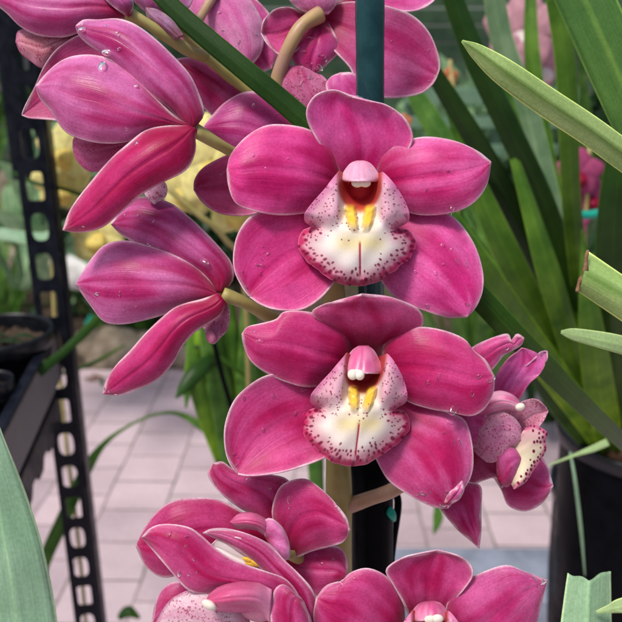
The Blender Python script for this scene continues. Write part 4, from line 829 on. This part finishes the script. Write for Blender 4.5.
# ================================================================== background planting
def strapmesh(vs, fs, uv, base, az, lean, length, w, droop, n=12, m=3):
    o0 = len(vs); p = np.array(base, float); el = math.pi/2-lean
    d = np.array([math.cos(az), math.sin(az), 0]); sd = np.array([-math.sin(az), math.cos(az), 0])
    for i in range(n):
        k = i/(n-1); ww = w*(.55+.9*k if k < .5 else 1.0)*min(1, (1-k)*3.2+.02)
        for j in range(m):
            a = -1+2*j/(m-1); vs.append(p+sd*a*ww/2+np.array([0, 0, abs(a)*ww*.15])); uv.append((k*2, a/2+.5))
        e = el-droop*k**1.6; p = p+(d*math.cos(e)+np.array([0, 0, math.sin(e)]))*length/(n-1)
    for i in range(n-1):
        for j in range(m-1): fs.append((o0+i*m+j, o0+i*m+j+1, o0+(i+1)*m+j+1, o0+(i+1)*m+j))
def clump(base, n, length, w, mat, label, lean=(.05, .9), droop=(.3, 1.6), group='leafy plants in the bed beyond the pavement', name='strap_leaf_plant', seed=0, cat='plant', az=(0, 6.283)):
    rg = random.Random(seed); vs, fs, uv = [], [], []
    for k in range(n):
        strapmesh(vs, fs, uv, np.array(base)+np.array([rg.gauss(0, .03), rg.gauss(0, .03), 0]), rg.uniform(*az), rg.uniform(*lean), length*rg.uniform(.6, 1.1), w*rg.uniform(.7, 1.2), rg.uniform(*droop))
    o = mesh(name, vs, fs, M[mat], None, org=base, uv=uv); tag(o, label, cat, group); return o
def shrub(base, r, h, n, mat, label, seed=0, ls=.05, group='leafy plants in the bed beyond the pavement', name='leafy_shrub'):
    rg = np.random.RandomState(seed); vs = []; fs = []; uv = []
    for k in range(n):
        d = rg.normal(size=3); d /= np.linalg.norm(d); rr = rg.rand()**.4*(1+.25*math.sin(d[0]*5+seed)*math.cos(d[2]*4))
        p = np.array(base)+np.array([d[0]*r*rr, d[1]*r*rr, h*.5+d[2]*h*.5*rr])
        a = rg.normal(size=3); a /= np.linalg.norm(a); b_ = np.cross(a, rg.normal(size=3)); b_ /= np.linalg.norm(b_); s = ls*rg.uniform(.6, 1.4); o0 = len(vs)
        vs += [p-a*s, p+b_*s*.35, p+a*s, p-b_*s*.35]; uv += [(0, .5), (.5, .9), (1, .5), (.5, .1)]; fs.append((o0, o0+1, o0+2, o0+3))
    o = mesh(name, vs, fs, M[mat], None, org=base, uv=uv, smooth=False); tag(o, label, 'shrub', group); return o
def G0(px, py, y_):   # ground-ish point at world distance y_ in the direction of an image position
    r = P(px, py, 1.)-CAM; return CAM+r*(y_/r[1])

# back fence closing the view
fr = empty('board_fence', (0, 7.2, 0), 'weathered grey-green board fence far behind the plants', 'fence')
for k in range(17): boxm('fence_board', -6, 6, 7.2, 7.23, .02+k*.145, .15+k*.145, 'fence', fr, bevel=.004)
for x in (-4.4, -2.2, 0, 2.2, 4.4): boxm('fence_post', x-.04, x+.04, 7.236, 7.32, 0, 2.6, 'fence', fr, bevel=.004)

# rocks edging the bed
def rock(c, sx, sy, sz, mat, label, seed):
    rg = np.random.RandomState(seed); vs = []; fs = []; n1, n2 = 12, 16; k1 = rg.normal(size=(5, 3))*2; p1 = rg.rand(5)*6
    for i in range(n1+1):
        th = math.pi*i/n1
        for j in range(n2):
            ph = 2*math.pi*j/n2; d = np.array([math.sin(th)*math.cos(ph), math.sin(th)*math.sin(ph), math.cos(th)])
            rr = 1+.09*np.sin(k1@d*1.3+p1).sum(); vs.append(np.array(c)+d*rr*np.array([sx, sy, sz]))
    for i in range(n1):
        for j in range(n2): fs.append((i*n2+j, (i+1)*n2+j, (i+1)*n2+(j+1) % n2, i*n2+(j+1) % n2))
    o = mesh('rock', vs, fs, M[mat], None, org=c); tag(o, label, 'rock', 'rocks edging the planting bed'); return o
rocks = [(118, 352, 3.30, .17, .09, 'brown mossy rock right of the slotted post, left end of the row'), (92, 347, 3.42, .13, .08, 'brown rock tucked against the slotted post'), (150, 350, 3.35, .15, .08, 'brown rock second from the slotted post'), (182, 356, 3.3, .12, .07, 'low brown rock behind the green clump under the left flower')]
for i, (px, py, yy, a, b_, lb) in enumerate(rocks): rock(G0(px, py, yy), a, .12, b_, 'rock', lb, i)
for i, (px, py, yy, a, b_, lb) in enumerate([(20, 200, 4.6, .26, .22, 'grey brown boulder high on the left behind the post'), (40, 262, 4.0, .24, .13, 'dark boulder behind the slots of the post')]): rock(G0(px, py, yy), a, .15, b_, 'rock', lb, 20+i)
rock(G0(88, 268, 3.35), .22, .12, .11, 'rockw', 'large pale white stone between the post and the left flower', 31)
rock(G0(20, 305, 4.0), .2, .12, .07, 'rockw', 'pale stone behind the pots at the left edge', 32)

# plants beyond (left to right)
clump(G0(20, 335, 3.9), 26, .75, .045, 'leafbl', 'pale green arching plant behind the rack at the far left', seed=1)
clump(G0(95, 340, 3.8), 30, .65, .04, 'leafbg', 'green plant between the post and the left flower', seed=2)
clump(G0(-10, 250, 4.4), 30, .9, .06, 'leafbg', 'green plant high at the left edge', seed=3)
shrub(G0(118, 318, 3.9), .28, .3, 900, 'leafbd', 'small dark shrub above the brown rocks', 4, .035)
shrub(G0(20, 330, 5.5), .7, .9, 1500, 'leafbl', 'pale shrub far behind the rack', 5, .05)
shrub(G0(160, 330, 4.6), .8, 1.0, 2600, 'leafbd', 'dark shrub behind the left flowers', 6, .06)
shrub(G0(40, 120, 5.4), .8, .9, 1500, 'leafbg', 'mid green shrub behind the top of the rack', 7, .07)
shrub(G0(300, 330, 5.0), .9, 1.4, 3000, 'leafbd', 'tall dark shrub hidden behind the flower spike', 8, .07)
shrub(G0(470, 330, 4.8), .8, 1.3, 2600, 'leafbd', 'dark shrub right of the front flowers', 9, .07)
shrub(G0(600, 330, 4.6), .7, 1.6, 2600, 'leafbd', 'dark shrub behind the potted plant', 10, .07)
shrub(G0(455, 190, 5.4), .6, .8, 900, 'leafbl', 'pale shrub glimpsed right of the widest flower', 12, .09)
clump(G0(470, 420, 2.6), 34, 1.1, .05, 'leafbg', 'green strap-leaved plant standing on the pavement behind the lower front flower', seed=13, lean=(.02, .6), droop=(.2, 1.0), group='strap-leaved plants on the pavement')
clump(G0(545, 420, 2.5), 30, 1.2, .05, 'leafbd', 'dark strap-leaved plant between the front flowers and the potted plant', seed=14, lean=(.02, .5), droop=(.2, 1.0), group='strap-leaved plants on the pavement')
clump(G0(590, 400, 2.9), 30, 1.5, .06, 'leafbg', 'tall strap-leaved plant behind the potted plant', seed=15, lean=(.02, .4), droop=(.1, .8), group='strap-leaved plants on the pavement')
clump(G0(22, 190, 2.6)-np.array([0, 0, .35]), 22, .8, .07, 'leafbl', 'broad pale leaves hanging behind the top of the slotted post', seed=21, lean=(.1, .8), droop=(.8, 2.2), group=None)
clump(G0(75, 345, 3.6), 30, .28, .03, 'leafbl', 'low bright green tuft at the foot of the pale stone', seed=22, lean=(.6, 1.2))
clump(G0(5, 330, 3.3), 40, .6, .035, 'leafbg', 'grassy green tuft left of the post beyond the tray', seed=23)
clump(G0(140, 345, 3.7), 30, .6, .03, 'leafbg', 'green tuft growing between the brown rocks', seed=24)
shrub(G0(100, 60, 6.0), .9, 1.2, 1800, 'leafbl', 'pale green shrub high behind the left flowers', 25, .07)
# pale green bench slats glimpsed at the upper right
bnc = empty('slatted_bench', G0(450, 200, 3.6)*np.array([1, 1, 0]), 'pale green slatted bench glimpsed behind the leaves right of the widest flower', 'bench')
M['slat'] = plain_material('bench_green', (.10, .20, .12), (.18, .30, .20), 8, .5)
for (py, hh) in ((96, .07), (122, .05), (150, .05)):
    a = G0(405, py, 3.6); b_ = G0(585, py, 3.6); bar('bench_slat', a, b_, .06, hh, 'slat', bnc)
for px in (410, 500, 580):
    a = G0(px, 100, 3.66); bar('bench_leg', a*np.array([1, 1, 0]), a, .05, .05, 'slat', bnc, up=np.array([0, 1., 0]))

# clump below the left flower (near enough to read leaf by leaf)
gc = empty('strap_leaf_plant', P(228, 480, .95), 'fresh green strap-leaved clump under the left flower, right of the arched leaf', 'plant', 'leafy plants near the spike')
for pts, w, mt in [
  ([(192, 330, .9), (196, 372, .9), (206, 410, .92), (224, 462, .95)], [10, 18, 20, 16], 'leafmd'),
  ([(205, 300, .88), (212, 350, .9), (222, 400, .92), (232, 470, .95)], [12, 22, 24, 18], 'leafbg'),
  ([(226, 290, .9), (232, 350, .92), (238, 410, .94), (240, 480, .96)], [12, 22, 24, 18], 'leafmd'),
  ([(248, 300, .9), (250, 350, .92), (246, 410, .94), (240, 480, .96)], [12, 22, 22, 16], 'leafbg'),
  ([(176, 398, .86), (186, 385, .87), (200, 368, .88), (214, 360, .9), (226, 372, .92), (232, 420, .94)], [2, 14, 18, 14, 12, 10], 'leafdk'),
  ([(186, 408, .9), (188, 385, .9), (192, 360, .9), (200, 330, .9)], [2, 9, 12, 10], 'leafmd'),
  ([(150, 345, .9), (180, 343, .9), (210, 352, .9), (235, 368, .91), (258, 386, .93)], [2, 3, 4, 4, 3], 'leafdk'),
  ([(270, 340, .95), (266, 380, .95), (258, 430, .96), (250, 480, .97)], [14, 18, 18, 12], 'leafmd'),
  ([(318, 430, .9), (316, 460, .9), (318, 500, .92)], [10, 16, 14], 'leafbg')]:
    strap('leaf', pts, w, mt, gc, .25, 10, n=24, m=5)
al = strap('arched_leaf', [(30, 610, 1.15), (45, 560, 1.15), (62, 522, 1.15), (85, 472, 1.15), (103, 445, 1.15), (125, 428, 1.15), (150, 416, 1.15), (175, 413, 1.15), (198, 424, 1.15), (225, 446, 1.15), (240, 470, 1.15)], [12, 13, 14, 12, 6, 3, 2.5, 4, 8, 10, 6], 'leafbg', None, .15, 0, n=70, tag_=('long kinked green leaf arching over the pavement behind the post', 'leaf'))
nl = strap('narrow_leaf', [(38, 372, .86), (60, 355, .88), (85, 332, .9), (110, 305, .93), (140, 270, 1.0)], [12, 8, 9, 8, 5], 'leafdk', None, .2, 0, tag_=('narrow dark leaf lying across the tray rim and the post', 'leaf'))
strap('narrow_leaf', [(12, 172, .95), (35, 183, .93), (60, 188, .93), (85, 196, .95), (110, 205, .97)], [4, 4, 4, 4, 3], 'leafdk', None, .2, 0, tag_=('thin dark leaf crossing the post in front of the yellow flowers', 'leaf'))
strap('narrow_leaf', [(-10, 232, 1.1), (20, 236, 1.1), (45, 238, 1.08), (62, 226, 1.1)], [14, 14, 16, 8], 'leafgy', None, .2, 30, tag_=('pale grey-green leaf hanging across the post above the pots', 'leaf'))
strap('narrow_leaf', [(62, 374, 1.2), (95, 362, 1.2), (125, 345, 1.2)], [3, 4, 2], 'leafdk', None, .2, 0, tag_=('thin dark leaf above the far edge of the pavement', 'leaf'))
strap('small_leaf', [(437, 505, 1.3), (438, 518, 1.3), (434, 534, 1.3)], [5, 10, 2], 'leafbg', None, .2, 0, n=16, tag_=('small green leaf hanging below the lower front flower over the pavement', 'leaf'))
strap('small_leaf', [(118, 618, 1.5), (128, 611, 1.5), (140, 618, 1.5)], [6, 12, 3], 'leafdk', None, .3, 20, n=16, tag_=('small dark leaf at the bottom edge right of the post', 'leaf'))
for i_ in range(16):
    x_, y_ = random.uniform(-1.3, .9), 3.17-abs(random.gauss(0, .12)); a_ = random.random()*6.28; l_ = random.uniform(.02, .05)
    vs_ = [np.array([x_+l_*(k/5-1)*math.cos(a_)-sg*l_*.22*math.sin(math.pi*k/10)*math.sin(a_), y_+l_*(k/5-1)*math.sin(a_)+sg*l_*.22*math.sin(math.pi*k/10)*math.cos(a_), .006+.008*abs(sg)*math.sin(k)**2]) for k in range(11) for sg in (-1, 0, 1)]
    lf = mesh('fallen_leaf', vs_, grid_faces(11, 3), M['bark'] if i_ % 3 else M['leafbd'], None, uv=np.zeros((33, 2)))
    tag(lf, 'small fallen leaf lying on the pavement along the edge of the bed', 'leaf', 'fallen leaves along the bed')
# thin dark cane and a green scape on the left
cn = tube('dark_cane', [P(212, 335, .8), P(222, 375, .82), P(236, 425, .86), P(250, 480, .9)], [.0028]*4, 'black', None, n=8, seg=16); tag(cn, 'thin black cane among the green leaves under the left flower', 'cane')
# small teal bottle-like glint by the bed
rock(G0(92, 325, 3.6), .03, .03, .05, 'teal', 'small teal plastic container by the bed', 40)['category'] = 'container'

# generic flower for the blurred ones
def bgflower(vs, fs, cols, c, nrm, up, size, ctep, clip_, rg):
    nrm = np.array(nrm, float); nrm /= np.linalg.norm(nrm); up = np.array(up, float); up -= nrm*up.dot(nrm); up /= np.linalg.norm(up); rt = np.cross(up, nrm)
    for k, a in enumerate((90, 162, 18, 234, 306, 270)):
        lip = k == 5; a = rad(a+rg.uniform(-6, 6)); d = rt*math.cos(a)+up*math.sin(a); s = np.cross(nrm, d)
        ln = size*(.42 if not lip else .3); w = size*(.36 if not lip else .22); n, m = 12, 9; o0 = len(vs)
        for i in range(n):
            u = i/(n-1); ww = w*math.sin(math.pi*min(u*.86+.1, 1))**.7
            for j in range(m):
                v = -1+2*j/(m-1); p = c+d*ln*u*1.1+s*v*ww/2*1.2+nrm*size*((.10*u-.12*u*u)+(.05*v*v)*(-1)+(.16*math.sin(u*3) if lip else 0))
                vs.append(p); cc = np.array(clip_ if lip else ctep)*(1.0+.15*rg.uniform(-1, 1)); cols.append(np.clip(cc, 0, 1))
        fs.extend((grid_faces(n, m, o0)).tolist())
M['bgpet'] = petal_material('background_petal', vein=.2, trans=.45, grain=.2)
def bgspike(name, spots, ctep, clip_, label, stem, seed, group):
    rg = np.random.RandomState(seed); vs, fs, cs = [], [], []
    r = empty(name, stem[-1], label, 'orchid', group)
    for (px, py, d, size, nx, nz) in spots:
        v2, f2_, c2 = [], [], []
        bgflower(v2, f2_, c2, P(px, py, d), (nx, -1, nz), (0, 0, 1), size, ctep, clip_, rg)
        mesh('flower', v2, f2_, M['bgpet'], r, uv=np.full((len(v2), 2), .5)+rg.rand(len(v2), 2)*.05, col=np.array(c2), solid=.0006)
    tube('flower_stem', stem, [.003]*len(stem), 'stem', r, n=8, seg=20)
Y1 = (.96, .90, .42)
bgspike('yellow_orchid', [(66, 148, .95, .09, -.1, .3), (62, 184, .98, .085, .2, .1), (98, 232, .96, .095, -.1, .2)], Y1, (.97, .82, .25), 'pale yellow orchids on a spike between the slotted post and the left flowers', [P(70, 130, 1.0), P(52, 250, 1.10), P(64, 420, 1.15), P(84, 600, 1.2), P(104, 900, 1.4)], 5, 'yellow orchid spikes')
bgspike('yellow_orchid', [(212, 160, .80, .11, .1, .3), (185, 186, .84, .08, -.2, .1), (236, 206, .84, .08, .1, 0)], Y1, (.97, .82, .25), 'pale yellow orchids glimpsed in the gap right of the upper left flower', [P(163, 184, .72), P(195, 212, .73), P(224, 238, .75), P(245, 290, .8), P(250, 500, .97)], 6, 'yellow orchid spikes')
bgspike('pink_orchid', [(522, 30, 1.15, .13, -.2, .1), (512, 52, 1.12, .06, 0, .2), (545, 66, 1.2, .09, .5, -.2)], (.74, .44, .50), (.92, .86, .82), 'pale pink blurred orchid with a white lip near the top right', [P(530, -30, 1.2), P(534, 60, 1.2), P(545, 200, 1.3), P(560, 420, 1.4)], 7, 'pink orchids in the background')
bgspike('pink_orchid', [(580, 172, 1.1, .075, -.2, .1), (592, 196, 1.12, .07, .2, .1), (572, 222, 1.12, .06, -.1, .3)], (.52, .10, .25), (.35, .01, .05), 'small magenta blurred orchids between leaves at the right edge', [P(590, 140, 1.1), P(586, 215, 1.12), P(583, 270, 1.15), P(585, 400, 1.3)], 8, 'pink orchids in the background')
bgspike('pink_orchid', [(530, 238, 1.0, .035, .2, .1)], (.62, .30, .42), (.8, .6, .6), 'single pale pink bloom in a gap between long green leaves', [P(533, 225, 1.0), P(537, 260, 1.0), P(545, 400, 1.1)], 9, 'pink orchids in the background')
bgspike('orange_orchid', [(450, 76, 1.3, .035, .2, .1), (404, 122, 1.2, .03, 0, .3)], (.75, .30, .14), (.8, .5, .3), 'tiny orange bloom right of the topmost flower', [P(450, 60, 1.3), P(455, 120, 1.3), P(460, 300, 1.4)], 10, None)
tc = tube('plant_clip', [P(577, 214, 1.02), P(588, 215, 1.02), P(600, 213, 1.02)], [.006]*3, 'teal', None, n=10, seg=8); tag(tc, 'teal clip under the magenta orchids at the right edge', 'clip')

# ================================================================== camera, light
cd = bpy.data.cameras.new('camera'); cam = bpy.data.objects.new('camera', cd); COL.objects.link(cam)
cam.location = V(CAM); cam.rotation_euler = (math.pi/2-PITCH, 0, 0)
cd.sensor_width = 36; cd.lens = 36*FPX/622; cd.clip_start = .01; cd.clip_end = 200
cd.dof.use_dof = True; cd.dof.focus_distance = .300; cd.dof.aperture_fstop = 15
S.camera = cam
w = bpy.data.worlds.new('World'); S.world = w; w.use_nodes = True; nt = w.node_tree
sky = nt.nodes.new('ShaderNodeTexSky'); sky.sky_type = 'NISHITA'; sky.sun_disc = False
SE, SA = rad(60), rad(222)
sky.sun_elevation = SE; sky.sun_rotation = SA; sky.air_density = 1.0; sky.dust_density = 4.0; sky.ozone_density = .6
nt.links.new(sky.outputs[0], nt.nodes['Background'].inputs[0]); nt.nodes['Background'].inputs[1].default_value = .068
sd = bpy.data.lights.new('sun', 'SUN'); so = bpy.data.objects.new('sun', sd); COL.objects.link(so)
sd.energy = 1.5; sd.angle = rad(12); sd.color = (1, .96, .9)
dv = Vector((math.sin(SA)*math.cos(SE), math.cos(SA)*math.cos(SE), math.sin(SE)))
so.rotation_euler = dv.to_track_quat('Z', 'Y').to_euler(); so.location = (0, 0, 5)
S.view_settings.view_transform = 'Standard'; S.view_settings.look = 'None'; S.view_settings.exposure = .88; S.view_settings.gamma = 1
S.render.resolution_x = 1024; S.render.resolution_y = 1024
S.cycles.max_bounces = 8; S.cycles.transparent_max_bounces = 8
